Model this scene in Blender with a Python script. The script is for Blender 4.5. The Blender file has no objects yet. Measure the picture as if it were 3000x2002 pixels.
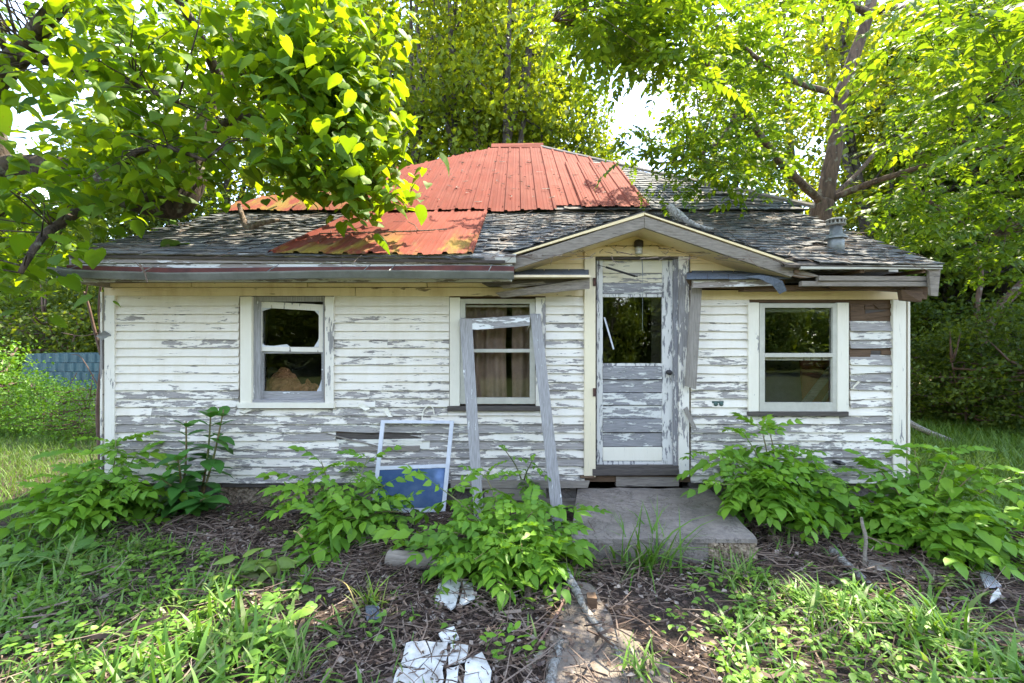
import bpy, math, random
import numpy as np
from mathutils import Matrix, Vector
random.seed(7); RNG = np.random.default_rng(7)
R = math.radians
# ------------------------------------------------------------------ camera, sky, sun
F, CX, CY, EYE = 1333.33, 1515.0, 1001.0, 1.7       # the wide lens, in pixels of the 3000 px photograph
SUN_EL, SUN_AZ = 61.0, 37.0                          # azimuth measured from the view direction to the right
sc = bpy.context.scene
cam_d = bpy.data.cameras.new('camera'); cam = bpy.data.objects.new('camera', cam_d)
sc.collection.objects.link(cam); sc.camera = cam
cam.location = (0, 0, EYE); cam.rotation_euler = (R(90), 0, 0)
cam_d.sensor_width = 36; cam_d.lens = 16; cam_d.shift_x = -0.005; cam_d.clip_start = 0.05; cam_d.clip_end = 2000
w = bpy.data.worlds.new('World'); sc.world = w; w.use_nodes = True
wn = w.node_tree; wn.nodes.clear()
sky = wn.nodes.new('ShaderNodeTexSky'); sky.sky_type = 'NISHITA'; sky.sun_disc = False
sky.sun_elevation = R(SUN_EL); sky.sun_rotation = R(SUN_AZ); sky.air_density = .9; sky.dust_density = 0.15; sky.ozone_density = 2.0
tc = wn.nodes.new('ShaderNodeTexCoord'); mp = wn.nodes.new('ShaderNodeMapping'); mp.inputs['Scale'].default_value = (1.6, 1.6, 3.2)
no = wn.nodes.new('ShaderNodeTexNoise'); no.inputs['Scale'].default_value = 1.7; no.inputs['Detail'].default_value = 7
rp = wn.nodes.new('ShaderNodeValToRGB'); rp.color_ramp.elements[0].position = .53; rp.color_ramp.elements[1].position = .74
mx = wn.nodes.new('ShaderNodeMixRGB'); mx.inputs['Color2'].default_value = (7.6, 7.4, 7.1, 1)
bg = wn.nodes.new('ShaderNodeBackground'); bg.inputs['Strength'].default_value = 0.15
wo = wn.nodes.new('ShaderNodeOutputWorld')
L = wn.links.new
L(tc.outputs['Generated'], mp.inputs['Vector']); L(mp.outputs[0], no.inputs['Vector']); L(no.outputs['Fac'], rp.inputs['Fac'])
L(rp.outputs['Color'], mx.inputs['Fac']); hs = wn.nodes.new('ShaderNodeHueSaturation'); hs.inputs['Saturation'].default_value = .80; L(sky.outputs['Color'], hs.inputs['Color']); L(hs.outputs['Color'], mx.inputs['Color1']); L(mx.outputs['Color'], bg.inputs['Color'])
L(bg.outputs[0], wo.inputs['Surface'])
sd = bpy.data.lights.new('sun', 'SUN'); so = bpy.data.objects.new('sun', sd); sc.collection.objects.link(so)
sd.energy = 2.9; sd.angle = R(0.53); sd.color = (1.0, .91, .74)
SUN_DIR = Vector((math.sin(R(SUN_AZ))*math.cos(R(SUN_EL)), math.cos(R(SUN_AZ))*math.cos(R(SUN_EL)), math.sin(R(SUN_EL))))
so.rotation_euler = SUN_DIR.to_track_quat('Z', 'Y').to_euler(); so.location = (0, 0, 30)
sc.view_settings.view_transform = 'Standard'; sc.view_settings.look = 'None'
sc.view_settings.exposure = 2.72; sc.view_settings.gamma = 1.0
sc.render.engine = 'CYCLES'; sc.cycles.max_bounces = 7; sc.cycles.transparent_max_bounces = 12
sc.cycles.diffuse_bounces = 4; sc.cycles.use_denoising = True

# ------------------------------------------------------------------ helpers
def P(px, py, D): return ((px-CX)/F*D, D, EYE+(CY-py)/F*D)
def X(px, D): return (px-CX)/F*D
def Z(py, D): return EYE+(CY-py)/F*D
def gz(x, y): return .022*np.sin(x*1.9+.4)*np.cos(y*2.3)+.014*np.sin(x*5.1+y*3.7)+.006*np.sin(x*13-y*11)
def G(px, py, dz=0):
    D = EYE*F/(py-CY); x = X(px, D); return (x, D, float(gz(x, D))+dz)
WM = {}
def link(o, parent=None, basis=None, kind=None):
    sc.collection.objects.link(o)
    basis = basis or Matrix.Identity(4)
    o.matrix_basis = basis; WM[o.name] = basis
    if parent is not None:
        o.parent = parent; o.matrix_parent_inverse = WM[parent.name].inverted()
    if kind: o['kind'] = kind
    return o
def tag(o, label, cat=None, group=None, kind=None):
    if label: o['label'] = label
    if cat: o['category'] = cat
    if group: o['group'] = group
    if kind: o['kind'] = kind
    return o
def thing(name, label, cat, loc, group=None):
    o = bpy.data.objects.new(name, None); o.empty_display_size = .1
    link(o, None, Matrix.Translation(loc)); return tag(o, label, cat, group)
def np_mesh(name, V, Fc, mat, smooth=True):
    V = np.asarray(V, dtype=np.float32); Fc = np.asarray(Fc, dtype=np.int32)
    me = bpy.data.meshes.new(name); k = Fc.shape[1]
    me.vertices.add(len(V)); me.vertices.foreach_set('co', V.ravel())
    me.loops.add(Fc.size); me.loops.foreach_set('vertex_index', Fc.ravel())
    me.polygons.add(len(Fc)); me.polygons.foreach_set('loop_start', np.arange(0, Fc.size, k, dtype=np.int32))
    me.polygons.foreach_set('use_smooth', np.full(len(Fc), smooth)); me.update(calc_edges=True)
    me.materials.append(mat); return me
def np_obj(name, V, Fc, mat, parent=None, smooth=True, kind=None):
    V = np.asarray(V, dtype=np.float32)
    c = np.array([(V[:, 0].min()+V[:, 0].max())/2, (V[:, 1].min()+V[:, 1].max())/2, V[:, 2].min()])
    return link(bpy.data.objects.new(name, np_mesh(name, V-c, Fc, mat, smooth)), parent, Matrix.Translation(c), kind)
class MB:
    def __init__(s): s.v = []; s.f = []
    def add(s, vs, fs):
        n = len(s.v); s.v += [tuple(map(float, q)) for q in vs]; s.f += [tuple(i+n for i in f) for f in fs]
    def box(s, x0, x1, y0, y1, z0, z1, j=0):
        vs = [(x, y, z) for x in (x0, x1) for y in (y0, y1) for z in (z0, z1)]
        if j: vs = [tuple(c+random.uniform(-j, j) for c in q) for q in vs]
        s.add(vs, [(0, 1, 3, 2), (4, 6, 7, 5), (0, 4, 5, 1), (2, 3, 7, 6), (0, 2, 6, 4), (1, 5, 7, 3)]); return s
    def rect(s, px0, py0, px1, py1, D, t, j=0):      # a board whose front face stands at distance D, t thick
        return s.box(X(px0, D), X(px1, D), D, D+t, Z(py1, D), Z(py0, D), j)
    def slab(s, q, t):                                # four corners (front face) pushed back by vector t
        t = Vector(t); q = [Vector(a) for a in q]
        s.add(q+[a+t for a in q], [(0, 1, 2, 3), (7, 6, 5, 4), (0, 4, 5, 1), (1, 5, 6, 2), (2, 6, 7, 3), (3, 7, 4, 0)]); return s
    def loft(s, rings, closed=True, cap=True):
        n = len(s.v); k = len(rings[0])
        for r in rings: s.v += [tuple(map(float, q)) for q in r]
        for i in range(len(rings)-1):
            for j in range(k if closed else k-1):
                a = n+i*k+j; b = n+i*k+(j+1) % k; s.f.append((a, b, b+k, a+k))
        if cap and closed: s.f.append(tuple(n+j for j in range(k))[::-1]); s.f.append(tuple(n+(len(rings)-1)*k+j for j in range(k)))
        return s
    def tube(s, pts, rad, k=6, wob=0):
        pts = [Vector(p) for p in pts]; rings = []
        if not hasattr(rad, '__len__'): rad = [rad]*len(pts)
        a = None
        for i, p in enumerate(pts):
            d = (pts[min(i+1, len(pts)-1)]-pts[max(i-1, 0)]).normalized()
            if a is None: a = d.orthogonal().normalized()
            a = (a-d*a.dot(d)); a = a.normalized() if a.length > 1e-5 else d.orthogonal().normalized()
            b = d.cross(a)
            rings.append([p+(a*math.cos(t)+b*math.sin(t))*rad[i]*(1+random.uniform(-wob, wob)) for t in (2*math.pi*j/k for j in range(k))])
        return s.loft(rings)
    def lathe(s, c, prof, k=14, axis=None):
        q = Vector(axis).to_track_quat('Z', 'Y') if axis else None; c = Vector(c); rings = []
        for r, z in prof:
            ring = []
            for j in range(k):
                t = 2*math.pi*j/k; v = Vector((r*math.cos(t), r*math.sin(t), z))
                ring.append(c+(q @ v if q else v))
            rings.append(ring)
        return s.loft(rings)
    def build(s, name, mat, parent=None, smooth=False, bevel=0, kind=None):
        V = np.array(s.v); c = Vector(((V[:, 0].min()+V[:, 0].max())/2, (V[:, 1].min()+V[:, 1].max())/2, V[:, 2].min()))
        me = bpy.data.meshes.new(name); me.from_pydata([Vector(q)-c for q in s.v], [], s.f); me.materials.append(mat)
        if smooth: me.polygons.foreach_set('use_smooth', [True]*len(me.polygons))
        me.update(); o = link(bpy.data.objects.new(name, me), parent, Matrix.Translation(c), kind)
        if bevel:
            m = o.modifiers.new('bevel', 'BEVEL'); m.width = bevel; m.segments = 2; m.limit_method = 'ANGLE'
        return o
def smooth_path(pts, n=4):
    P_ = [Vector(p) for p in pts]; out = []
    for i in range(len(P_)-1):
        p0, p1, p2, p3 = P_[max(i-1, 0)], P_[i], P_[i+1], P_[min(i+2, len(P_)-1)]
        for k in range(n):
            t = k/n; out.append(.5*((2*p1)+(p2-p0)*t+(2*p0-5*p1+4*p2-p3)*t*t+(3*p1-p0-3*p2+p3)*t**3))
    out.append(P_[-1]); return out
def lerp_list(v, n):
    return list(np.interp(np.linspace(0, 1, n), np.linspace(0, 1, len(v)), v))

# ------------------------------------------------------------------ materials
class NT:
    def __init__(s, name):
        s.m = bpy.data.materials.new(name); s.m.use_nodes = True; s.t = s.m.node_tree; s.t.nodes.clear()
        s.out = s.n('ShaderNodeOutputMaterial')
    def n(s, t): return s.t.nodes.new(t)
    def put(s, sock, v):
        if v is None: return
        if hasattr(v, 'is_output'): s.t.links.new(v, sock)
        elif isinstance(v, (tuple, list)): sock.default_value = tuple(v)+((1,) if len(v) == 3 and len(sock.default_value) == 4 else ())
        else: sock.default_value = v
    def pos(s): return s.n('ShaderNodeNewGeometry').outputs['Position']
    def island(s): return s.n('ShaderNodeNewGeometry').outputs['Random Per Island']
    def rand(s): return s.n('ShaderNodeObjectInfo').outputs['Random']
    def objc(s): return s.n('ShaderNodeTexCoord').outputs['Object']
    def vmath(s, op, a, b):
        n = s.n('ShaderNodeVectorMath'); n.operation = op; s.put(n.inputs[0], a); s.put(n.inputs[1], b); return n.outputs[0]
    def math(s, op, a, b=0., clamp=False):
        n = s.n('ShaderNodeMath'); n.operation = op; n.use_clamp = clamp; s.put(n.inputs[0], a); s.put(n.inputs[1], b); return n.outputs[0]
    def noise(s, vec, scale=1., det=4., rough=.55, dist=0.):
        n = s.n('ShaderNodeTexNoise'); s.put(n.inputs['Vector'], vec); n.inputs['Scale'].default_value = scale
        n.inputs['Detail'].default_value = det; n.inputs['Roughness'].default_value = rough; n.inputs['Distortion'].default_value = dist
        return n.outputs['Fac']
    def vor(s, vec, scale=1., feat='F1'):
        n = s.n('ShaderNodeTexVoronoi'); n.feature = feat; s.put(n.inputs['Vector'], vec); n.inputs['Scale'].default_value = scale
        return n
    def comb(s, x, y, z):
        n = s.n('ShaderNodeCombineXYZ'); [s.put(n.inputs[i], v) for i, v in enumerate((x, y, z))]; return n.outputs[0]
    def sep(s, v):
        n = s.n('ShaderNodeSeparateXYZ'); s.put(n.inputs[0], v); return n.outputs
    def ramp(s, fac, stops, interp='LINEAR'):
        n = s.n('ShaderNodeValToRGB'); cr = n.color_ramp; cr.interpolation = interp
        while len(cr.elements) < len(stops): cr.elements.new(.5)
        for e, (p, c) in zip(cr.elements, stops):
            e.position = p; e.color = (c, c, c, 1) if not hasattr(c, '__len__') else tuple(c)+(1,)
        s.put(n.inputs[0], fac); return n.outputs[0]
    def mix(s, f, a, b, mode='MIX'):
        n = s.n('ShaderNodeMixRGB'); n.blend_type = mode; s.put(n.inputs[0], f); s.put(n.inputs[1], a); s.put(n.inputs[2], b); return n.outputs[0]
    def bump(s, h, st=.3, d=.01, nrm=None):
        n = s.n('ShaderNodeBump'); n.inputs['Strength'].default_value = st; n.inputs['Distance'].default_value = d
        s.put(n.inputs['Height'], h); s.put(n.inputs['Normal'], nrm); return n.outputs[0]
    def pbr(s, col, rough=.8, nrm=None, metal=0., spec=.35, **kw):
        n = s.n('ShaderNodeBsdfPrincipled'); s.put(n.inputs['Base Color'], col); s.put(n.inputs['Roughness'], rough)
        s.put(n.inputs['Normal'], nrm); s.put(n.inputs['Metallic'], metal); s.put(n.inputs['Specular IOR Level'], spec)
        for k, v in kw.items(): s.put(n.inputs[k.replace('_', ' ')], v)
        return n.outputs[0]
    def surf(s, sh): s.t.links.new(sh, s.out.inputs['Surface']); return s.m
def wood_paint(name, paint, amount, grain='x', wood=(.33, .315, .30), wood2=(.19, .175, .16), zfade=None, lift=1.0, dirt=(.55, .47, .33), dirt_a=.0, fine=1.):
    """old paint flaking off weathered grey boards; amount = share of bare wood"""
    s = NT(name); p = s.pos(); r = s.rand()
    off = s.comb(s.math('MULTIPLY', r, 37.), s.math('MULTIPLY', r, 11.), s.math('MULTIPLY', r, 23.))
    p2 = s.vmath('ADD', p, off)
    sv = (1.5, 2, 9) if grain == 'x' else (8, 2, 1.6)
    gv = (7, 30, 130) if grain == 'x' else (130, 30, 7)
    a = s.noise(s.vmath('MULTIPLY', p2, sv), 1.5*fine, 6, .60, .25)
    b = s.noise(s.vmath('MULTIPLY', p2, tuple(q*3.2 for q in sv)), 2.2*fine, 4, .6)
    g = s.noise(s.vmath('MULTIPLY', p2, gv), 1., 3, .6)
    h = s.math('ADD', s.math('MULTIPLY', a, .72), s.math('MULTIPLY', b, .28))
    thr = s.math('ADD', s.math('MULTIPLY', s.math('SUBTRACT', r, .5), .13), amount)
    if zfade:
        z = s.sep(p)[2]; mr = s.n('ShaderNodeMapRange'); s.put(mr.inputs['Value'], z)
        for i, v in enumerate(zfade): mr.inputs[i+1].default_value = v
        thr = s.math('ADD', thr, mr.outputs[0])
    d = s.math('SUBTRACT', h, thr)
    m = s.ramp(d, [(.0, 0.), (.012, 1.)])                      # 1 = paint
    wc = s.mix(s.ramp(g, [(.35, 0.), (.62, 1.)]), wood2, wood)
    lowf = s.noise(p, .9, 3); wc = s.mix(s.math('MULTIPLY', lowf, .5), wc, (.36, .34, .33))
    pc = s.mix(s.math('MULTIPLY', s.noise(s.vmath('MULTIPLY', p2, (1.2, 1.2, 2.5)), 1.6, 5, .65), .28), paint, tuple(q*.72 for q in paint))
    stain = s.math('MULTIPLY', s.ramp(s.noise(s.vmath('MULTIPLY', p, (5, 5, 1.1)), 1.3, 5, .65), [(.45, 0.), (.75, 1.)]), dirt_a)
    pc = s.mix(stain, pc, dirt)
    crack = s.ramp(s.noise(s.vmath('MULTIPLY', p2, gv), .55, 5, .7), [(.30, 1.), (.36, 0.)])
    pc = s.mix(s.math('MULTIPLY', crack, .55), pc, (.22, .19, .15))
    col = s.mix(m, wc, pc)
    hh = s.math('ADD', s.math('MULTIPLY', m, .6*lift), s.math('MULTIPLY', g, .35))
    return s.surf(s.pbr(col, s.ramp(m, [(0, .9), (1, .55)]), s.bump(hh, .9, .006)))
def bare_wood(name, c1, c2, gv=(7, 40, 120), rough=.85):
    s = NT(name); p = s.pos(); r = s.rand(); p2 = s.vmath('ADD', p, s.comb(s.math('MULTIPLY', r, 37.), 0., s.math('MULTIPLY', r, 13.)))
    g = s.noise(s.vmath('MULTIPLY', p2, gv), 1., 5, .65); k = s.noise(p2, 3., 4)
    c = s.mix(s.ramp(g, [(.33, 0.), (.66, 1.)]), c2, c1); c = s.mix(s.math('MULTIPLY', k, .45), c, tuple(q*.6 for q in c1))
    crack = s.ramp(s.noise(s.vmath('MULTIPLY', p2, gv), .45, 4, .7), [(.31, 1.), (.36, 0.)])
    c = s.mix(s.math('MULTIPLY', crack, .75), c, (.04, .035, .03))
    return s.surf(s.pbr(c, rough, s.bump(s.math('SUBTRACT', g, s.math('MULTIPLY', crack, .8)), .8, .006)))
def leaf_mat(name, cols, trans=.42, gloss=.45, ttint=(1.25, 1.25, .55), spots=0.):
    s = NT(name); r = s.math('FRACT', s.math('ADD', s.island(), s.math('MULTIPLY', s.rand(), 7.31)))
    c = s.ramp(r, [(i/(len(cols)-1) if len(cols) > 1 else 0, q) for i, q in enumerate(cols)])
    c = s.mix(s.rand(), s.mix(1., c, (.72, .78, .9), 'MULTIPLY'), s.mix(1., c, (1.22, 1.12, 1.), 'MULTIPLY'))
    c = s.mix(s.math('MULTIPLY', s.noise(s.pos(), 14., 3), .35), c, tuple(q*.6 for q in cols[0]))
    if spots: c = s.mix(s.ramp(s.noise(s.pos(), 42., 3), [(.66, 0.), (.72, spots)]), c, (.19, .10, .035))
    tcx = s.mix(1., c, ttint, 'MULTIPLY')
    a = s.pbr(c, gloss, None, 0., .35)
    tl = s.n('ShaderNodeBsdfTranslucent'); s.put(tl.inputs['Color'], tcx)
    mxs = s.n('ShaderNodeMixShader'); s.put(mxs.inputs[0], trans); s.put(mxs.inputs[1], a); s.put(mxs.inputs[2], tl.outputs[0])
    return s.surf(mxs.outputs[0])
def simple(name, c, c2=None, sc_=6., rough=.7, metal=0., bump=.3, dist=.01, spec=.35, det=6.):
    s = NT(name); p = s.pos(); n = s.noise(p, sc_, det, .65)
    col = s.mix(s.ramp(n, [(.32, 0.), (.68, 1.)]), c, c2 or tuple(q*.6 for q in c))
    return s.surf(s.pbr(col, rough, s.bump(s.noise(p, sc_*4, 4), bump, dist), metal, spec))
M = {}
M['siding'] = wood_paint('peeling_white_siding', (.79, .735, .63), .43, zfade=(.2, 2.1, .09, -.055), wood=(.37, .335, .295), wood2=(.17, .15, .13), dirt_a=.38, fine=1.7)
M['siding_bad'] = wood_paint('badly_peeled_siding', (.69, .66, .56), .50, wood=(.37, .34, .30), dirt_a=.3)
M['trim_v'] = wood_paint('white_trim_upright', (.80, .75, .62), .34, 'z', dirt_a=.25)
M['trim_worn'] = wood_paint('worn_white_trim_upright', (.78, .735, .64), .44, 'z', dirt_a=.25)
M['frieze'] = wood_paint('cream_frieze', (.78, .65, .43), .36, 'x', wood=(.30, .20, .10), wood2=(.17, .11, .06), dirt=(.45, .31, .14), dirt_a=.6)
M['cream'] = wood_paint('cream_gable_boards', (.82, .66, .38), .26, 'x', wood=(.35, .25, .13), dirt=(.62, .46, .24), dirt_a=.45, fine=.8)
M['cream_v'] = wood_paint('cream_upright_trim', (.80, .70, .49), .29, 'z', wood=(.35, .29, .2), dirt_a=.3)
M['door'] = wood_paint('flaking_door', (.66, .65, .60), .51, 'x', wood=(.29, .285, .285), wood2=(.13, .13, .14), fine=2.4, lift=1.4)
M['door_v'] = wood_paint('flaking_door_upright', (.66, .64, .59), .48, 'z', wood=(.21, .21, .225), wood2=(.12, .12, .13), fine=2.4, lift=1.4)
M['door_cream'] = wood_paint('cream_door_boards', (.68, .62, .46), .40, 'x', wood=(.30, .29, .27), fine=2.0)
M['grey_v'] = wood_paint('mostly_bare_post', (.80, .80, .77), .60, 'z', wood=(.36, .35, .34), wood2=(.20, .19, .18))
M['grey_h'] = wood_paint('mostly_bare_rail', (.80, .80, .77), .56, 'x', wood=(.36, .35, .34), wood2=(.20, .19, .18))
M['fascia'] = wood_paint('grey_fascia', (.66, .64, .60), .53, 'x', wood=(.31, .26, .215), wood2=(.15, .12, .095))
M['bare'] = bare_wood('bare_grey_wood', (.33, .29, .245), (.17, .14, .11))
M['bare_v'] = bare_wood('bare_grey_wood_upright', (.33, .30, .26), (.17, .145, .12), (120, 40, 7))
M['rake'] = bare_wood('weathered_rake_wood', (.31, .27, .22), (.14, .115, .09), (9, 40, 70))
M['brownwood'] = bare_wood('brown_rotten_wood', (.17, .105, .06), (.07, .042, .025))
M['darkwood'] = bare_wood('dark_sill_wood', (.13, .11, .095), (.05, .042, .036))
M['alu'] = simple('aged_aluminium_paint', (.52, .50, .42), (.42, .40, .33), 9., .45, 0., .1, .002)
M['white_alu'] = simple('white_aluminium', (.62, .63, .65), (.50, .51, .54), 9., .35, 0., .1, .002)
M['gutter_out'] = simple('galvanised_gutter', (.25, .26, .245), (.15, .155, .14), 5., .5, .5, .2, .004)
M['gutter_in'] = simple('rusty_gutter_lining', (.14, .042, .03), (.07, .025, .022), 6., .8, 0., .4, .004)
M['rust'] = simple('rusty_iron', (.13, .06, .04), (.05, .03, .03), 30., .8)
M['black'] = simple('black_metal', (.02, .02, .022), (.035, .03, .03), 30., .45)
M['pipe'] = simple('weathered_vent_metal', (.30, .31, .31), (.17, .18, .18), 14., .55, .55)
M['lamp'] = simple('dark_lamp_base', (.07, .055, .04), (.03, .025, .02), 30., .5, .3)
M['lamp_glass'] = simple('ribbed_lamp_glass', (.62, .60, .52), (.45, .42, .35), 30., .12, 0., .1, .002, .6)
M['white_sheet'] = simple('white_broken_panel', (.74, .75, .72), (.36, .34, .30), 9., .45, 0., .15, .004)
M['curtain'] = simple('brown_curtain', (.46, .32, .235), (.27, .18, .13), 4., .9)
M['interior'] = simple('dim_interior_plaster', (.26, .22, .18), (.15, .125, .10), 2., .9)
M['insul'] = simple('fallen_brown_insulation', (.72, .34, .16), (.34, .15, .07), 11., .95, 0., 1., .03)
M['bluebox'] = simple('dark_cloth', (.085, .08, .12), (.05, .048, .07), 4., .8)
M['redboard'] = simple('reddish_board', (.40, .13, .07), (.24, .075, .045), 3., .7)
M['greenhw'] = simple('verdigris_metal', (.10, .16, .14), (.05, .08, .07), 40., .5, .5)
M['teal'] = simple('teal_sheet_metal', (.045, .10, .12), (.03, .065, .085), 3., .45, .2)
M['bark'] = None
def bark(name, c1, c2, sx=18., sz=3.):
    s = NT(name); p = s.pos(); q = s.vmath('MULTIPLY', p, (sx, sx, sz)); n = s.noise(q, 1., 6, .65, .4)
    c = s.mix(s.ramp(n, [(.36, 0.), (.62, 1.)]), c2, c1); c = s.mix(s.ramp(s.noise(p, 7., 4), [(.58, 0.), (.68, .6)]), c, (.30, .32, .24))
    return s.surf(s.pbr(c, .9, s.bump(n, 1., .03)))
M['bark'] = bark('grey_brown_bark', (.155, .10, .068), (.055, .037, .027))
M['bark_dark'] = bark('dark_ridged_bark', (.10, .07, .05), (.03, .022, .018))
M['bark_far'] = bark('far_bark', (.075, .06, .05), (.03, .025, .022), 6., 1.5)
M['stick'] = bark('dead_stick_bark', (.26, .19, .14), (.10, .07, .05), 40., 8.)
M['lichen'] = bark('lichen_covered_bark', (.42, .41, .37), (.13, .11, .09), 45., 30.)
M['sapling'] = simple('reddish_sapling_bark', (.20, .12, .09), (.10, .06, .05), 12.)
def metal_roof():
    s = NT('faded_red_sheet_metal'); p = s.pos(); x, y, z = s.sep(p)
    n = s.noise(s.vmath('MULTIPLY', p, (3, .5, .5)), 3., 6, .7); n2 = s.noise(p, 1.3, 4)
    c = s.mix(s.ramp(n, [(.3, 0.), (.75, 1.)]), (.20, .045, .028), (.13, .030, .020))
    c = s.mix(s.math('MULTIPLY', s.ramp(n2, [(.4, 0.), (.7, 1.)]), .4), c, (.24, .085, .06))
    c = s.mix(s.rand(), s.mix(1., c, (.8, .75, .7), 'MULTIPLY'), s.mix(1., c, (1.15, 1.2, 1.15), 'MULTIPLY'))
    c = s.mix(s.ramp(s.noise(s.vmath('MULTIPLY', p, (30, 1.0, 1.0)), 1., 6, .7), [(.57, 0.), (.66, .55)]), c, (.10, .035, .018))
    # mustard lichen on the sheets that lie under the big tree
    low = s.n('ShaderNodeMapRange'); s.put(low.inputs['Value'], z); [setattr(low.inputs[i+1], 'default_value', v) for i, v in enumerate((3.0, 2.62, 0., 1.))]
    lft = s.n('ShaderNodeMapRange'); s.put(lft.inputs['Value'], x); [setattr(lft.inputs[i+1], 'default_value', v) for i, v in enumerate((-2.2, -3.3, 0., 1.))]
    reg = s.math('MAXIMUM', low.outputs[0], lft.outputs[0])
    mm = s.math('MULTIPLY', s.ramp(s.noise(s.vmath('MULTIPLY', p, (2.6, .9, .9)), 1.5, 5, .65), [(.48, 0.), (.60, .8)]), reg)
    c = s.mix(mm, c, (.22, .17, .03))
    st = s.ramp(s.noise(s.vmath('MULTIPLY', p, (22, 1.2, 1.2)), 1., 5, .7), [(.55, 0.), (.68, 1.)])
    c = s.mix(s.math('MULTIPLY', st, s.math('ADD', s.math('MULTIPLY', reg, .55), .18)), c, (.12, .07, .05))
    return s.surf(s.pbr(c, .85, s.bump(n, .15, .004), .0, .08))
M['metal'] = metal_roof()
def shingle_mat():
    s = NT('old_asphalt_shingles'); p = s.pos(); r = s.math('FRACT', s.math('ADD', s.island(), s.math('MULTIPLY', s.rand(), 5.3)))
    c = s.ramp(r, [(0, (.045, .05, .055)), (.35, (.09, .10, .105)), (.6, (.06, .055, .05)), (.85, (.15, .155, .16)), (1, (.10, .075, .055))])
    g = s.noise(p, 160., 2); c = s.mix(s.ramp(g, [(.4, 0.), (.7, .5)]), c, (.22, .22, .22))
    m = s.ramp(s.noise(s.vmath('MULTIPLY', p, (1.5, 4, 4)), 2.2, 6, .7), [(.52, 0.), (.66, .85)])
    c = s.mix(m, c, (.27, .235, .20))
    k = s.ramp(s.noise(s.vmath('MULTIPLY', p, (3, 12, 12)), 2., 5, .7), [(.28, .85), (.38, 0.)]); c = s.mix(k, c, (.012, .012, .013))
    return s.surf(s.pbr(c, .9, s.bump(s.noise(s.vmath('MULTIPLY', p, (6, 30, 30)), 1., 5), .8, .012)))
M['shingle'] = shingle_mat()
def concrete(name, c1, c2, agg=.0):
    s = NT(name); p = s.pos(); n = s.noise(p, 3.5, 7, .68); f = s.noise(p, 70., 3)
    c = s.mix(s.ramp(n, [(.3, 0.), (.7, 1.)]), c1, c2); c = s.mix(s.ramp(s.noise(p, 9., 8, .75), [(.44, 0.), (.60, .7)]), c, tuple(q*.5 for q in c1)); c = s.mix(s.ramp(s.noise(p, 2.3, 7, .7, 1.2), [(.485, 0.), (.497, .8), (.503, .8), (.515, 0.)]), c, (.06, .05, .045)); c = s.mix(s.ramp(s.noise(p, 4.7, 6, .7), [(.60, 0.), (.68, .6)]), c, (.07, .09, .03)); c = s.mix(s.ramp(f, [(.42, 0.), (.72, .6)]), c, tuple(q*.55 for q in c1))
    c = s.mix(s.ramp(s.noise(p, 1.7, 5), [(.5, 0.), (.7, .55)]), c, (.11, .095, .07))
    h = s.math('ADD', f, s.math('MULTIPLY', n, 1.2))
    return s.surf(s.pbr(c, .93, s.bump(h, .7, .008)))
M['concrete'] = concrete('rough_concrete', (.31, .265, .225), (.21, .18, .15))
M['path'] = concrete('path_concrete', (.26, .21, .165), (.16, .13, .10))
M['stone'] = simple('aggregate_stone', (.36, .29, .20), (.17, .12, .08), 25., .85, 0., .6, .006)
def glass_mat(name, tint=(.75, .78, .76), ior=1.75, rough=0.0):
    s = NT(name); fr = s.n('ShaderNodeFresnel'); fr.inputs['IOR'].default_value = ior
    g = s.n('ShaderNodeBsdfGlossy'); g.inputs['Roughness'].default_value = rough; g.inputs['Color'].default_value = (1, 1, 1, 1)
    wv = s.bump(s.noise(s.pos(), 2.5, 2), .06, .02); s.put(g.inputs['Normal'], wv)
    t = s.n('ShaderNodeBsdfTransparent'); t.inputs['Color'].default_value = tint+(1,)
    m = s.n('ShaderNodeMixShader'); s.put(m.inputs[0], fr.outputs[0]); s.put(m.inputs[1], t.outputs[0]); s.put(m.inputs[2], g.outputs[0])
    return s.surf(m.outputs[0])
M['glass'] = glass_mat('old_window_glass', (.9, .91, .9), 1.36)
M['glass_up'] = glass_mat('dusty_window_glass', (.7, .72, .69), 1.75)
M['sky_glass'] = NT('painted_sky_glass').m
s_ = NT('painted_sky_pane'); M['sky_glass'] = s_.surf(s_.pbr(s_.mix(s_.ramp(s_.noise(s_.pos(), 3., 4), [(.4, 0.), (.7, 1.)]), (.07, .125, .28), (.20, .28, .46)), .06, None, .35, .7))  # steel blue base colour paints the sky's reflection into the pane
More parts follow.
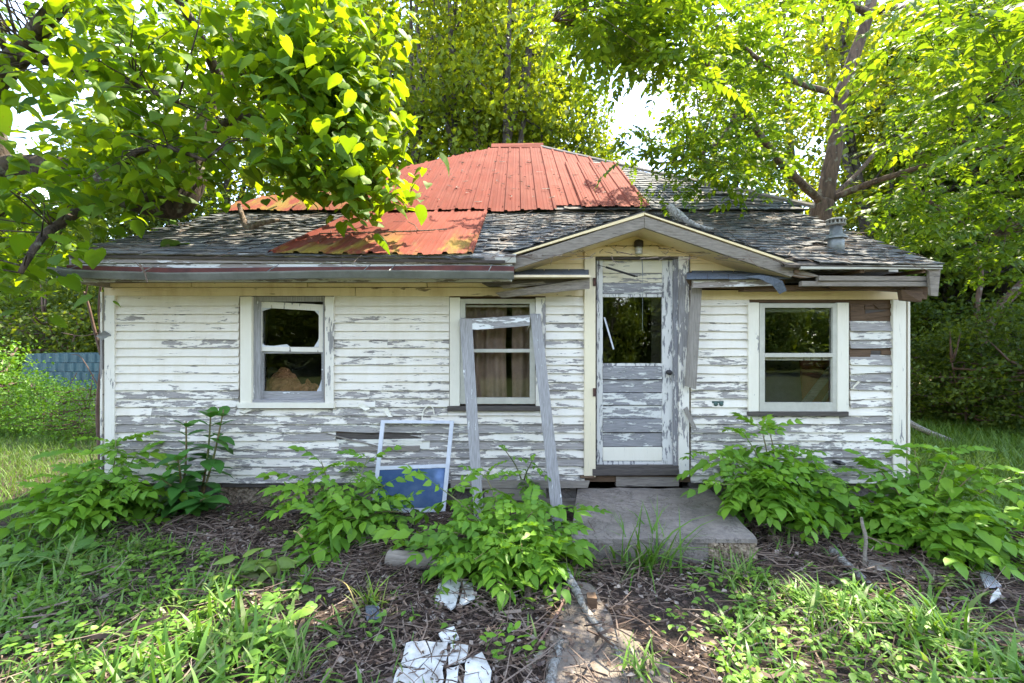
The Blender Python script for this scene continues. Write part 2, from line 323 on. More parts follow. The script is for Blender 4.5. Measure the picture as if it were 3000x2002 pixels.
def ground_mat():
    s = NT('leaf_litter_soil'); p = s.pos(); x, y, z = s.sep(p)
    a = s.noise(p, 26., 6, .75, .6); b = s.noise(s.vmath('MULTIPLY', p, (9, 22, 9)), 1.5, 5, .7, 1.)
    c = s.ramp(a, [(.32, (.010, .008, .009)), (.45, (.042, .028, .020)), (.58, (.10, .068, .048)), (.72, (.19, .14, .10))])
    c = s.mix(s.ramp(b, [(.45, 0.), (.62, .65)]), c, (.05, .032, .026))
    far = s.n('ShaderNodeMapRange'); s.put(far.inputs['Value'], y); [setattr(far.inputs[i+1], 'default_value', v) for i, v in enumerate((6., 8., 0., 1.))]
    gc = s.mix(s.noise(p, 1.2, 5), (.055, .10, .022), (.12, .15, .04))
    bk = s.n('ShaderNodeMapRange'); s.put(bk.inputs['Value'], y); [setattr(bk.inputs[i+1], 'default_value', v) for i, v in enumerate((-1., -4., 0., 1.))]
    c = s.mix(s.math('MULTIPLY', s.math('MAXIMUM', far.outputs[0], bk.outputs[0]), .85), c, gc)
    # a dry straw coloured meadow far beyond the brush
    f2 = s.n('ShaderNodeMapRange'); s.put(f2.inputs['Value'], y); [setattr(f2.inputs[i+1], 'default_value', v) for i, v in enumerate((13., 17., 0., 1.))]
    c = s.mix(f2.outputs[0], c, s.mix(s.noise(p, .5, 4), (.36, .30, .14), (.25, .24, .09)))
    return s.surf(s.pbr(c, .95, s.bump(a, 1., .03)))
M['ground'] = ground_mat()
def litter_mat(name, cols):
    s = NT(name); r = s.math('FRACT', s.math('ADD', s.island(), s.rand()))
    c = s.ramp(r, [(i/(len(cols)-1), q) for i, q in enumerate(cols)])
    c = s.mix(s.math('MULTIPLY', s.noise(s.pos(), 60., 3), .5), c, (.04, .03, .025))
    return s.surf(s.pbr(c, .85))
M['twigs'] = litter_mat('twig_litter', [(.035, .022, .016), (.11, .07, .048), (.21, .14, .10), (.34, .26, .20), (.07, .042, .03)])
M['chips'] = litter_mat('dead_leaf_litter', [(.06, .04, .035), (.14, .085, .055), (.24, .17, .12), (.40, .34, .28), (.09, .06, .05)])
M['catalpa'] = leaf_mat('catalpa_leaf', [(0.061, 0.149, 0.013), (0.110, 0.237, 0.015), (0.187, 0.330, 0.018), (0.088, 0.187, 0.020), (0.231, 0.374, 0.022)], .55, .62, (2.1, 1.6, .3), .6)
M['walnut'] = leaf_mat('walnut_leaf', [(0.074, 0.150, 0.020), (0.135, 0.250, 0.022), (0.203, 0.312, 0.026), (0.101, 0.194, 0.024)], .55, .5, (2.0, 1.6, .4))
M['bush'] = leaf_mat('seedling_leaf', [(0.128, 0.288, 0.026), (0.173, 0.365, 0.028), (0.224, 0.422, 0.036), (0.141, 0.307, 0.031)], .35, .48, (1.3, 1.2, .45), .25)
M['poke'] = leaf_mat('pokeweed_leaf', [(0.061, 0.187, 0.033), (0.077, 0.226, 0.039), (0.099, 0.264, 0.039)], .33, .42, (1.2, 1.2, .5))
M['vine'] = leaf_mat('heart_vine_leaf', [(.11, .24, .04), (.15, .29, .05)], .35, .5)
M['wilt'] = leaf_mat('wilting_leaf', [(0.172, 0.299, 0.034), (0.230, 0.345, 0.069), (0.115, 0.196, 0.034), (0.253, 0.230, 0.092)], .3, .5, (1.1, 1.1, .6), .6)
M['far_leaf'] = leaf_mat('far_tree_leaf', [(0.084, 0.149, 0.018), (0.156, 0.230, 0.020), (0.228, 0.299, 0.022), (0.108, 0.172, 0.022)], .55, .5, (2.0, 1.6, .4))
M['far_leaf2'] = leaf_mat('far_dark_leaf', [(0.052, 0.098, 0.018), (0.098, 0.155, 0.020), (0.143, 0.207, 0.024)], .48, .5, (1.8, 1.5, .45))
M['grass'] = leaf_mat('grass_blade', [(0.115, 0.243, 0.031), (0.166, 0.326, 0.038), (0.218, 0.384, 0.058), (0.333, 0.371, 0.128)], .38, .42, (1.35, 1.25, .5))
M['grass_far'] = leaf_mat('shaded_grass_blade', [(0.077, 0.171, 0.024), (0.121, 0.231, 0.029), (0.154, 0.264, 0.044)], .35, .5, (1.3, 1.2, .5))  # darker copy of the grass greens, shade put into the colour
M['weed'] = leaf_mat('ground_weed_leaf', [(0.106, 0.237, 0.035), (0.156, 0.319, 0.044), (0.213, 0.375, 0.056)], .35, .45, (1.3, 1.2, .5), .2)
M['stem'] = simple('green_stem', (.14, .20, .05), (.18, .11, .06), 9., .6)
M['redstem'] = simple('red_green_stem', (.20, .11, .06), (.13, .17, .06), 6., .5)
M['straw'] = simple('yellow_straw_stem', (.42, .36, .12), (.26, .18, .08), 20., .7)

# ------------------------------------------------------------------ scatter of templates
def unit(v): return v/np.maximum(np.linalg.norm(v, axis=-1, keepdims=True), 1e-9)
def frames(d, up):
    y = unit(np.asarray(d, float)); z = np.asarray(up, float); z = unit(z-(z*y).sum(-1, keepdims=True)*y); x = np.cross(y, z)
    return np.stack([x, y, z], axis=-1)              # columns
def scatter(T, pos, d, up, scale):
    V, Fc = T; V = np.asarray(V, float); Fc = np.asarray(Fc); n = len(pos)
    B = frames(d, up); s = np.asarray(scale, float); s = np.repeat(s[:, None], 3, 1) if s.ndim == 1 else s
    W = np.einsum('nij,nkj->nki', B, V[None]*s[:, None, :])+np.asarray(pos)[:, None, :]
    return W.reshape(-1, 3), (Fc[None]+(np.arange(n)*len(V))[:, None, None]).reshape(-1, Fc.shape[1])
def cat(parts):
    Vs, Fs, n = [], [], 0
    for V, Fc in parts: Vs.append(V); Fs.append(np.asarray(Fc)+n); n += len(V)
    return np.concatenate(Vs), np.concatenate(Fs)
def grid_leaf(rows):                                   # rows: (y, halfwidth, z mid, z edge, y offset of edge)
    V, Fc = [], []
    for y, w_, zm, ze, yo in rows: V += [(-w_, y+yo, ze), (0, y, zm), (w_, y+yo, ze)]
    for i in range(len(rows)-1):
        a = i*3; b = a+3
        for q in ((a, a+1, b+1), (a, b+1, b), (a+1, a+2, b+2), (a+1, b+2, b+1)): Fc.append(q)
    return np.array(V), np.array(Fc)
HEART = grid_leaf([(0, .22, 0, -.02, -.16), (.06, .42, .0, -.05, -.06), (.28, .47, .015, -.09, 0), (.52, .38, -.02, -.12, 0), (.76, .20, -.11, -.18, 0), (1.0, .0, -.25, -.25, 0)])
HEART2 = grid_leaf([(0, .20, 0, .04, -.14), (.06, .40, .0, .07, -.05), (.28, .45, -.015, .10, 0), (.52, .37, -.06, .02, 0), (.76, .2, -.17, -.12, 0), (1.0, .0, -.33, -.33, 0)])
HEART3 = grid_leaf([(0, .15, 0, -.10, -.1), (.06, .28, .0, -.2, -.05), (.28, .32, .0, -.28, 0), (.52, .26, -.10, -.3, 0), (.76, .14, -.28, -.38, 0), (1.0, .0, -.5, -.5, 0)])
OVAL = grid_leaf([(0, .02, 0, 0, 0), (.22, .20, .02, .04, 0), (.5, .25, .0, .035, 0), (.78, .15, -.06, -.03, 0), (1.0, .0, -.16, -.16, 0)])
SMALL = (np.array([(0, 0, 0), (-.36, .45, .06), (.36, .45, .06), (0, 1, -.08)]), np.array([(0, 3, 1), (0, 2, 3)]))
def blade(wd, bend, n=4):
    V, Fc = [], []
    for i in range(n):
        t = i/n; hw = wd*(1-t**1.7)*.5+.0005; V += [(-hw, t-.28*bend*t**3, -bend*t*t), (hw, t-.28*bend*t**3, -bend*t*t)]
    V.append((0, 1-.28*bend, -bend))
    for i in range(n-1): a = 2*i; Fc += [(a, a+1, a+3), (a, a+3, a+2)]
    Fc.append((2*n-2, 2*n-1, 2*n)); return np.array(V), np.array(Fc)
def stick_t(k=3):
    V = []; Fc = []
    for yy, r in ((0, 1), (.5, .8), (1, .5)):
        for j in range(k): t = 2*math.pi*j/k; V.append((r*math.cos(t)+(.0 if yy != .5 else 3.2), yy, r*math.sin(t)))
    for i in range(2):
        for j in range(k): a = i*k+j; b = i*k+(j+1) % k; Fc += [(a, b, b+k), (a, b+k, a+k)]
    return np.array(V, float), np.array(Fc)
STICK = stick_t()
def frond(pairs=6, droop=.35, wl=.27, ww=.105, jit=.1, seed=0):
    """one compound leaf of unit length: rachis plus opposite leaflets"""
    rg = np.random.default_rng(seed); parts = []; V = []; Fc = []
    def at(t): return np.array([0.04*math.sin(t*3+seed), t*(1-.16*droop*t*t), -droop*t*t])
    for i in range(5):
        t = i/4; c = at(t); r = .008*(1-.6*t)
        V += [c+(-r, 0, 0), c+(r, 0, 0), c+(0, 0, -r*1.5)]
    for i in range(4):
        for j in range(3): a = i*3+j; b = i*3+(j+1) % 3; Fc += [(a, b, b+3), (a, b+3, a+3)]
    parts.append((np.array(V), np.array(Fc)))
    pos, d, up, s = [], [], [], []
    for i in range(pairs):
        t = .2+.74*i/(pairs-1) if pairs > 1 else .5; c = at(t); sz = wl*(.62+.5*math.sin(math.pi*(.15+.75*i/pairs)))
        for sg in (-1, 1):
            pos.append(c); d.append((sg*(1+rg.normal(0, jit)), .62+rg.normal(0, jit), -.28-.5*droop*t+rg.normal(0, jit*1.3)))
            up.append((rg.normal(0, jit)+sg*.25, rg.normal(0, jit), 1)); s.append((sz*ww/.25/wl*1.0, sz, sz))
    pos.append(at(1.)); d.append((rg.normal(0, .1), 1, -.3-droop)); up.append((0, 0, 1)); s.append((wl*1.05*ww/.25/wl, wl*1.05, wl))
    LF = (np.array([(0, 0, 0), (-.21, .28, .05), (0, .3, 0), (.21, .28, .05), (-.17, .62, 0), (0, .64, -.05), (.17, .62, 0), (0, 1, -.16)]),
          np.array([(0, 2, 1), (0, 3, 2), (1, 2, 5), (1, 5, 4), (2, 3, 6), (2, 6, 5), (4, 5, 7), (5, 6, 7)]))
    parts.append(scatter(LF, np.array(pos), np.array(d), np.array(up), np.array(s)))
    return cat(parts)
def inst_parts(name, templ_meshes, pos, d, up, scale, parent, idx=None):
    """individual leaf objects sharing mesh data"""
    B = frames(d, up)
    for i in range(len(pos)):
        m = Matrix([[*(B[i][r]*scale[i]), pos[i][r]] for r in range(3)]+[[0, 0, 0, 1]])
        k = idx[i] if idx is not None else i % len(templ_meshes)
        link(bpy.data.objects.new(name, templ_meshes[k]), parent, m)
def in_poly(px, py, poly):
    inside = np.zeros(len(px), bool); n = len(poly); j = n-1
    for i in range(n):
        xi, yi = poly[i]; xj, yj = poly[j]
        c = ((yi > py) != (yj > py)) & (px < (xj-xi)*(py-yi)/((yj-yi) or 1e-9)+xi); inside ^= c; j = i
    return inside
def split_leaves(parent, templs, tmesh, pos, d, up, sc_, mat, nmax=300, name='leaf', crown='crown'):
    """the largest in the picture become parts of their own, the rest one crown"""
    D = pos[:, 1]; px = pos[:, 0]/np.maximum(D, .1)*F+CX; py = CY-(pos[:, 2]-EYE)/np.maximum(D, .1)*F
    vis = (D > .5) & (px > -60) & (px < 3060) & (py > -60) & (py < 2060)
    key = np.where(vis, sc_/np.maximum(D, .5), 0)+RNG.random(len(D))*1e-5
    order = np.argsort(-key); near = order[:min(nmax, int(vis.sum()))]; rest = order[len(near):]
    idx = RNG.integers(0, len(templs), len(pos))
    inst_parts(name, tmesh, pos[near], d[near], up[near], sc_[near], parent, idx[near])
    parts = []
    for k, T in enumerate(templs):
        q = rest[idx[rest] == k]
        if len(q): parts.append(scatter(T, pos[q], d[q], up[q], sc_[q]))
    if parts:
        V, Fc = cat(parts); np_obj(crown, V, Fc, mat, parent, kind='stuff')

# ------------------------------------------------------------------ ground
def make_ground():
    def axis(lo, hi, c, n):
        t = np.linspace(-1, 1, n); return c+np.sign(t)*(np.abs(t)**3.2)*np.where(t < 0, c-lo, hi-c)
    xs = axis(-400, 400, 0, 181); ys = axis(-300, 600, 4, 181); Xg, Yg = np.meshgrid(xs, ys)
    near = np.exp(-(Xg**2+(Yg-4)**2)/160); Zg = gz(Xg, Yg)*np.minimum(1, near*1.8)
    Zg += .02*near*(RNG.random(Xg.shape)-.5)
    V = np.stack([Xg, Yg, Zg], -1).reshape(-1, 3); n = 181; i = np.arange(n-1); a = (i[:, None]*n+i[None, :]).ravel()
    o = np_obj('ground', V, np.stack([a, a+1, a+n+1, a+n], 1), M['ground']); o['kind'] = 'structure'
make_ground()

# ------------------------------------------------------------------ the house
W = 4.70; EV = 4.25
house = thing('abandoned_house', 'abandoned white clapboard cottage with peeling paint and patchy red metal roof', 'house', (0, W, 0))
XL, XR = X(305, W), X(2655, W); ZB = Z(1412, W); ZT = Z(828, W)
# walls round the openings: boards nailed behind the clapboards
wall = MB()
ops = [(737, 868, 950, 1180), (1347, 872, 1570, 1190), (1745, 752, 1990, 1395), (2225, 888, 2453, 1205)]
def wall_rect(a, b, c, d): wall.box(X(a, W), X(c, W), W, W+.10, Z(d, W), Z(b, W))
prev = 305
for a, b, c, d in ops:
    wall_rect(prev, 745 if 1600 < prev < 2100 else 828, a, 1412); wall_rect(a, 745 if a == 1745 else 828, c, b); wall_rect(a, d, c, 1412); prev = c
wall_rect(prev, 828, 2655, 1412)
front = wall.build('front_wall', M['brownwood'], house)
side = MB(); side.box(XL, XL+.1, W+.1, 13.4, .26, 2.5).box(XR-.1, XR, W+.1, 13.4, .26, 2.5).box(XL, XR, 13.4, 13.5, .26, 2.5)
side.build('side_wall', M['siding'], house)
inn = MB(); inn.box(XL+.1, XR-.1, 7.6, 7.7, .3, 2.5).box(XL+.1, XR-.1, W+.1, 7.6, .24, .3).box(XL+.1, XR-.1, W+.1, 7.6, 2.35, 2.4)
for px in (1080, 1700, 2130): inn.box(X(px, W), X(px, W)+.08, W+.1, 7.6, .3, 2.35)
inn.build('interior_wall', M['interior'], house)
# clapboards
def clap(x0, x1, z0, z1, mat, rag=0., tilt=0., dy=0.):
    n = max(3, int((x1-x0)/.16)); V = []; Fc = []
    for i in range(n+1):
        t = i/n; x = x0+(x1-x0)*t; tz = tilt*(t-.5)*(x1-x0); r = rag*random.uniform(-1, 1); w2 = .0012*math.sin(x*9+z0*40)
        b = z0-.012+tz+r
        V += [(x, W-.003, z1+tz), (x, W-.030-dy+w2-abs(r)*.3, b), (x, W-.001, b+.012)]
    for i in range(n):
        a = i*3; Fc += [(a, a+1, a+4, a+3), (a+1, a+2, a+5, a+4)]
    Fc += [(0, 2, 1), (3*n, 3*n+1, 3*n+2)]
    m = MB(); m.add(V, Fc); m.build('clapboard', mat, front)
rows = 22; dpy = 24.6; y0 = 1410
holes = {}
for r in range(rows):
    pb = y0-r*dpy; pt = pb-dpy; zb, zt = Z(pb, W), Z(pt, W)
    if pt < 868: zt = Z(866, W)
    segs = []
    if 1199 < pb <= 1215: clap(X(694, W), X(977, W), zb, Z(1199, W), M['siding'], .003); clap(X(1312, W), X(1582, W), zb, Z(1205, W), M['siding'], .003)
    if pb > 1215: segs = [(335, 1712), (2022, 2617)]
    elif pb > 1199: segs = [(335, 694), (977, 1312), (1582, 1712), (2022, 2617)]
    else: segs = [(335, 703), (978, 1317), (1598, 1712), (2022, 2193), (2487, 2617)]
    for a, b in segs:
        cuts = [a]
        if b-a > 500:
            k = a+random.uniform(150, 520)
            while k < b-120: cuts.append(k); k += random.uniform(260, 620)
        elif b-a > 300 and random.random() < .35: cuts.append(random.uniform(a+90, b-90))
        cuts.append(b)
        for i in range(len(cuts)-1):
            c0, c1 = cuts[i], cuts[i+1]; rag = .0015 if pb < 1100 else .0035; mat = M['siding']; tilt = random.uniform(-.002, .002); dy = 0
            if a == 2487:
                rag = .005; tilt = random.uniform(-.05, .05)
                if pb < 945 or 1020 < pb < 1048: continue
                mat = M['siding_bad'] if pb < 1150 else M['siding']
            if a >= 2022: rag = max(rag, .004)
            if 1283 < pb < 1300 and c0 < 1235 and c1 > 985:
                if c0 < 955: clap(X(c0, W), X(985, W), zb, zt, mat, .005, .012)
                if c1 > 1265: clap(X(1235, W), X(c1, W), zb, zt, mat, .005, -.01)
                continue
            if 1255 < pb < 1330 and 900 < (c0+c1)/2 < 1250: mat = M['siding_bad']; rag = .007; tilt = random.uniform(-.02, .02)
            clap(X(c0, W)+.001, X(c1, W)-.001, zb, zt+.004, mat, rag, tilt, dy)
m = MB(); m.rect(970, 1268, 1250, 1304, W-.004, .003); m.build('gap_shade_sheet', M['darkwood'], front)  # thin dark sheet paints the shade inside the torn siding
for q in ([(985, 1290), (990, 1300), (1075, 1294), (1040, 1287)], [(1130, 1300), (1236, 1302), (1236, 1292), (1190, 1290)], [(1200, 1275), (1236, 1274), (1236, 1283)]):
    m = MB(); m.slab([P(a, b, W-.02) for a, b in q], (0, .008, 0)) if len(q) == 4 else m.add([P(a, b, W-.02) for a, b in q], [(0, 2, 1)]); m.build('splintered_board', M['siding_bad'], front)
# split board hanging across the rotten hole
m = MB(); m.slab([P(955, 1270, W-.03), P(1010, 1288, W-.03), P(1180, 1325, W-.035), P(1050, 1293, W-.03)], (0, .012, 0)); m.build('split_board', M['bare'], front)
m = MB(); m.slab([P(1000, 1310, W-.03), P(1000, 1325, W-.03), P(1230, 1322, W-.03), P(1230, 1306, W-.03)], (0, .012, 0)); m.build('split_board', M['bare'], front)
# ragged board remains by the right corner
for q in ([(2492, 893), (2492, 925), (2532, 920), (2532, 893)], [(2492, 926), (2495, 940), (2612, 925), (2608, 908)], [(2560, 892), (2612, 890), (2612, 903), (2575, 905)]):
    m = MB(); m.slab([P(a, b, W-.012) for a, b in q], (0, .01, 0)); m.build('broken_board', M['brownwood'] if q[0][0] != 2492 or q[0][1] > 900 else M['brownwood'], front)
for a, b, c, d in ((2490, 1026, 2550, 1046), (2534, 896, 2560, 907), (2583, 1028, 2612, 1040)): m = MB(); m.rect(a, b, c, d, W-.012, .01); m.build('broken_board', M['brownwood'], front)
m = MB(); m.rect(2536, 908, 2600, 924, W-.003, .002); m.rect(2552, 1028, 2580, 1046, W-.003, .002); m.build('gap_shade_sheet', M['darkwood'], front)  # dark sheets colour in the shade between the broken boards
# peeling splinters
for q in ([(1120, 1115+85), (1135, 1195), (1150, 1222), (1138, 1222)], [(700, 1205), (715, 1212), (740, 1200), (722, 1198)], [(1048, 1190), (1060, 1180), (1085, 1198), (1070, 1204)]):
    m = MB(); m.slab([P(a, b, W-.04-.01*i) for i, (a, b) in enumerate(q)], (0, .006, 0)); m.build('paint_flake', M['trim_v'], front)
def board(px0, py0, px1, py1, D, t, mat, name, parent, j=.0015, bevel=.003):
    m = MB(); m.rect(px0, py0, px1, py1, D, t, j); return m.build(name, mat, parent, bevel=bevel)
board(305, 866, 335, 1412, W-.038, .0375, M['trim_worn'], 'corner_board', front)
board(2617, 879, 2655, 1412, W-.038, .0375, M['trim_v'], 'corner_board', front)
m = MB(); m.box(XL-.022, XL-.001, W-.022, W+.10, ZB, ZT-.1); m.build('corner_board', M['trim_worn'], front)
m = MB(); m.box(XR+.001, XR+.022, W-.022, W+.10, ZB, ZT-.1); m.build('corner_board', M['trim_v'], front)
board(305, 843, 1040, 867, W-.026, .025, M['frieze'], 'frieze_board', front)
board(1042, 843, 1712, 868, W-.025, .024, M['frieze'], 'frieze_board', front)
board(2022, 850, 2655, 878, W-.026, .025, M['cream'], 'frieze_board', front)
for a, b in ((300, 560), (562, 900), (902, 1250), (1252, 1500)): board(a, 829, b, 841, W-.045, .04, M['frieze'], 'bed_moulding', front, .003)
# concrete and rubble foundation, dark crawl space
f = MB(); f.box(XL+.05, X(1690, W), W+.06, W+.3, -.3, ZB-.02).box(X(2030, W), XR-.05, W+.06, W+.3, -.3, ZB-.02); f.build('foundation', M['concrete'], house)
f = MB(); f.rect(650, 1413, 1712, 1428, W-.005, .06, .003); f.build('sill_beam', M['darkwood'], house)
f = MB(); f.rect(2020, 1413, 2650, 1426, W-.005, .06, .003); f.build('sill_beam', M['darkwood'], house)
ico = None
def rock_t(seed, n=8, m_=6):
    rg = np.random.default_rng(seed); V = []; Fc = []
    for i in range(m_):
        th = math.pi*i/(m_-1)
        for j in range(n):
            ph = 2*math.pi*j/n; r = 1+rg.normal(0, .13); V.append((r*math.sin(th)*math.cos(ph), r*math.sin(th)*math.sin(ph), r*math.cos(th)))
    for i in range(m_-1):
        for j in range(n): a = i*n+j; b = i*n+(j+1) % n; Fc += [(a, b, b+n), (a, b+n, a+n)]
    return np.array(V), np.array(Fc)
def pebbles(n, boxf, smin, smax, seed):
    rg = np.random.default_rng(seed); pos = np.array([boxf(rg) for _ in range(n)]); T = rock_t(seed, 6, 5)
    d = rg.normal(size=(n, 3)); up = rg.normal(size=(n, 3)); s = rg.uniform(smin, smax, (n, 1))*rg.uniform(.6, 1.2, (n, 3))
    return scatter(T, pos, d, up, s)
V, Fc = pebbles(900, lambda g: (g.uniform(X(640, W), X(1000, W)), W+.055+g.uniform(-.012, .01), g.uniform(-.04, ZB-.04)), .008, .03, 3)
np_obj('foundation_rubble', V, Fc, M['stone'], house, smooth=False, kind='stuff')

# eave, fascia, soffit
board(203, 743, 1000, 771, EV, .03, M['fascia'], 'fascia_board', house, .002)
board(1001, 744, 1512, 772, EV, .03, M['fascia'], 'fascia_board', house, .002)
board(203, 772, 1500, 826, EV+.02, .03, M['fascia'], 'lower_fascia_board', house, .002)
s = MB(); s.box(X(203, EV), X(1712, W), EV+.05, W, Z(828, W)-.002, Z(828, W)+.02); s.build('soffit', M['frieze'], house)
s = MB(); s.box(X(203, EV), X(203, EV)+.02, EV, W+.2, 2.25, 2.50); s.build('eave_end_board', M['fascia'], house)
g = thing('tmp', None, None, (0, 0, 0)) if False else None
# the gutter: tipped forward so its rusty lining shows
xs = [165, 210, 300, 420, 500, 620, 760, 900, 1040, 1180, 1320, 1430, 1506]
sag = [(776, 806), (778, 812), (780, 817), (783, 820), (785, 823), (785, 822), (783, 820), (782, 817), (781, 815), (779, 816), (777, 817), (778, 818), (780, 819)]
GI, GO = MB(), MB(); ri, ro = [], []
for px, (t_, b_) in zip(xs, sag):
    x = X(px, 4.14); zt = Z(t_, 4.20); zb = Z(b_, 4.10); lip = zb+.062; k = random.uniform(-.004, .004)
    ri.append([(x, 4.235, zt+.004), (x, 4.225, zb+.03), (x, 4.12, zb+.006), (x, 4.068+k, lip), (x, 4.075+k, lip+.004)])
    ro.append([(x, 4.238, zt+.008), (x, 4.232, zb+.024), (x, 4.12, zb), (x, 4.085+k, zb+.004), (x, 4.058+k, lip-.008), (x, 4.055+k, lip+.004), (x, 4.068+k, lip+.007)])
gut = GO.loft(ro, closed=False).build('gutter', M['gutter_out'], house, smooth=False)
GI.loft(ri, closed=False).build('gutter_lining', M['gutter_in'], gut)
for px in (208, 440, 800, 1075, 1150, 1440):
    m = MB(); x = X(px, 4.14); m.tube([(x, 4.24, Z(775, 4.24)), (x-.03, 4.06, Z(800, 4.06))], .004, 5); m.build('gutter_strap', M['pipe'], gut)
m = MB(); m.rect(165, 780, 168, 815, 4.06, .17); m.build('gutter_end_cap', M['gutter_out'], gut)
# ---- roofs
def lowroof(u, v, h=0.):                               # u across, v up the slope
    a = Vector(P(196, 744, EV-.03)); b = Vector(P(2764, 779, EV-.03)); c = Vector((-4.22, 6.62, 1.7+1.89)); d = Vector((4.06, 6.62, 1.7+1.90))
    p = (a*(1-u)+b*u)*(1-v)+(c*(1-u)+d*u)*v; return p+Vector((0, -.4, .9))*h+Vector((0, 0, .012*math.sin(u*17)*math.sin(v*3)))
EY, EZ = 6.44, 3.57; RY, RZ = 10.1, 5.99; PIT = (RZ-EZ)/(RY-EY); HXL, HXR, RXL, RXR = -4.25, 4.12, -.45, .56
def up_z(y): return EZ+PIT*(y-EY)
def hip_y(x):
    if x < RXL: return EY+(x-HXL)/(RXL-HXL)*(RY-EY)
    if x > RXR: return EY+(HXR-x)/(HXR-RXR)*(RY-EY)
    return RY
def gable_z(x):
    pk_, l_, r_ = P(1887, 618, 4.28), P(1434, 760, 4.28), P(2356, 774, 4.28)
    if x <= l_[0] or x >= r_[0]: return -9.
    return l_[2]+(pk_[2]-l_[2])*(x-l_[0])/(pk_[0]-l_[0]) if x < pk_[0] else r_[2]+(pk_[2]-r_[2])*(r_[0]-x)/(r_[0]-pk_[0])
def under_gable(x, y, z, e=.05): return gable_z(x) > z+e and y < 5.35
rf = MB(); n = 72; nv = 24
top = [[lowroof(i/n, j/nv, -.01) for i in range(n+1)] for j in range(nv+1)]
bot = [[lowroof(i/n, j/nv, -.035) for i in range(n+1)] for j in range(nv+1)]
def cut(i, j):
    p = lowroof((i+.5)/n, (j+.5)/nv, -.01); return under_gable(p.x, p.y, p.z)
for j in range(nv):
    for i in range(n):
        if cut(i, j): continue
        rf.add([top[j][i], top[j][i+1], top[j+1][i+1], top[j+1][i]], [(0, 1, 2, 3)]); rf.add([bot[j][i], bot[j][i+1], bot[j+1][i+1], bot[j+1][i]], [(3, 2, 1, 0)])
        if j == 0: rf.add([bot[0][i], bot[0][i+1], top[0][i+1], top[0][i]], [(0, 1, 2, 3)])
        if i == 0: rf.add([bot[j][0], top[j][0], top[j+1][0], bot[j+1][0]], [(0, 1, 2, 3)])
        if i == n-1: rf.add([bot[j][n], top[j][n], top[j+1][n], bot[j+1][n]], [(3, 2, 1, 0)])
low_roof = rf.build('lower_roof', M['darkwood'], house)
BY = RY+(RY-EY)
rf = MB(); rf.add([(HXL, EY, EZ), (HXR, EY, EZ), (RXR, RY, RZ), (RXL, RY, RZ), (HXL, BY, EZ), (HXR, BY, EZ)], [(0, 1, 2, 3), (1, 5, 2), (5, 4, 3, 2), (4, 0, 3), (0, 4, 5, 1)])
up_roof = rf.build('upper_roof', M['shingle'], house)
wg = MB(); wg.add([(XL, W, 2.3), (XL, 13.4, 2.3), (XL, 6.6, 3.45), (XR, W, 2.3), (XR, 13.4, 2.3), (XR, 6.6, 3.5)], [(0, 1, 2), (3, 5, 4)]); wg.build('gable_end', M['siding'], house)
# shingles
def shingle_t(wd, ln, seed):
    rg = random.Random(seed); V = []; k = 4
    for i in range(k+1):
        x = (i/k-.5)*wd; j = rg.uniform(-.022, .012); lift = rg.uniform(.004, .016)
        V += [(x, j, .010+lift), (x, j+.003, .002+lift*.6), (x, ln, .002)]
    Fc = []
    for i in range(k):
        a = i*3; Fc += [(a, a+3, a+5), (a, a+5, a+2), (a+1, a+4, a+3), (a+1, a+3, a)]
    return np.array(V), np.array(Fc)
STm = [shingle_t(.30, .20, s_i) for s_i in range(8)]
SMe = [np_mesh('shingle', T[0], T[1], M['shingle'], False) for T in STm]
pos, dd, uu = [], [], []
nr = 25
for r in range(nr):
    v = r/nr*.99; 
    for i in range(29):
        u = (i+.5*(r % 2)+random.uniform(-.06, .06))/28.5
        if not .012 < u < .992: continue
        if random.random() < .03: continue
        p = lowroof(u, v, .001); q = lowroof(u, min(v+.02, 1))
        if under_gable(p.x, p.y, p.z, .0): continue
        pos.append(p); t = (q-p); dd.append(t); uu.append((random.uniform(-.03, .03), -.42, .9))
nlow = len(pos)
def place_shingles(pos, dd, uu, parent, nmax):
    pos, dd, uu = (np.array([tuple(a) for a in q]) for q in (pos, dd, uu))
    key = -pos[:, 1]+(pos[:, 0] > -.3)*1.5 if parent is low_roof else -pos[:, 1]
    order = np.argsort(-key); near, rest = order[:nmax], order[nmax:]
    inst_parts('shingle', SMe, pos[near], dd[near], uu[near], np.ones(len(near)), parent)
    if len(rest):
        parts = [scatter(STm[k], pos[rest[k::8]], dd[rest[k::8]], uu[rest[k::8]], np.ones(len(rest[k::8]))) for k in range(8)]
        V, Fc = cat(parts); np_obj('shingles', V, Fc, M['shingle'], parent, smooth=False, kind='stuff')
place_shingles(pos, dd, uu, low_roof, 180)
pos, dd, uu = [], [], []
y = EY-.03
while y < RY:
    x = .8+random.uniform(0, .2)
    while x < HXR+.1:
        if y < hip_y(x)-.02: pos.append((x, y, up_z(y)+.004)); dd.append((random.uniform(-.03, .03), 1, PIT)); uu.append((random.uniform(-.03, .03), -PIT, 1))
        x += .30+random.uniform(0, .015)
    y += .115
place_shingles(pos, dd, uu, up_roof, 120)
m = MB(); m.tube([(RXR-.05, RY-.03, RZ+.03), (2.2, hip_y(2.2), up_z(hip_y(2.2))+.03), (3.3, hip_y(3.3), up_z(hip_y(3.3))+.05), (HXR+.05, EY-.05, EZ+.03)], [.03, .03, .035, .035], 5); m.build('hip_cap', M['bare'], up_roof)
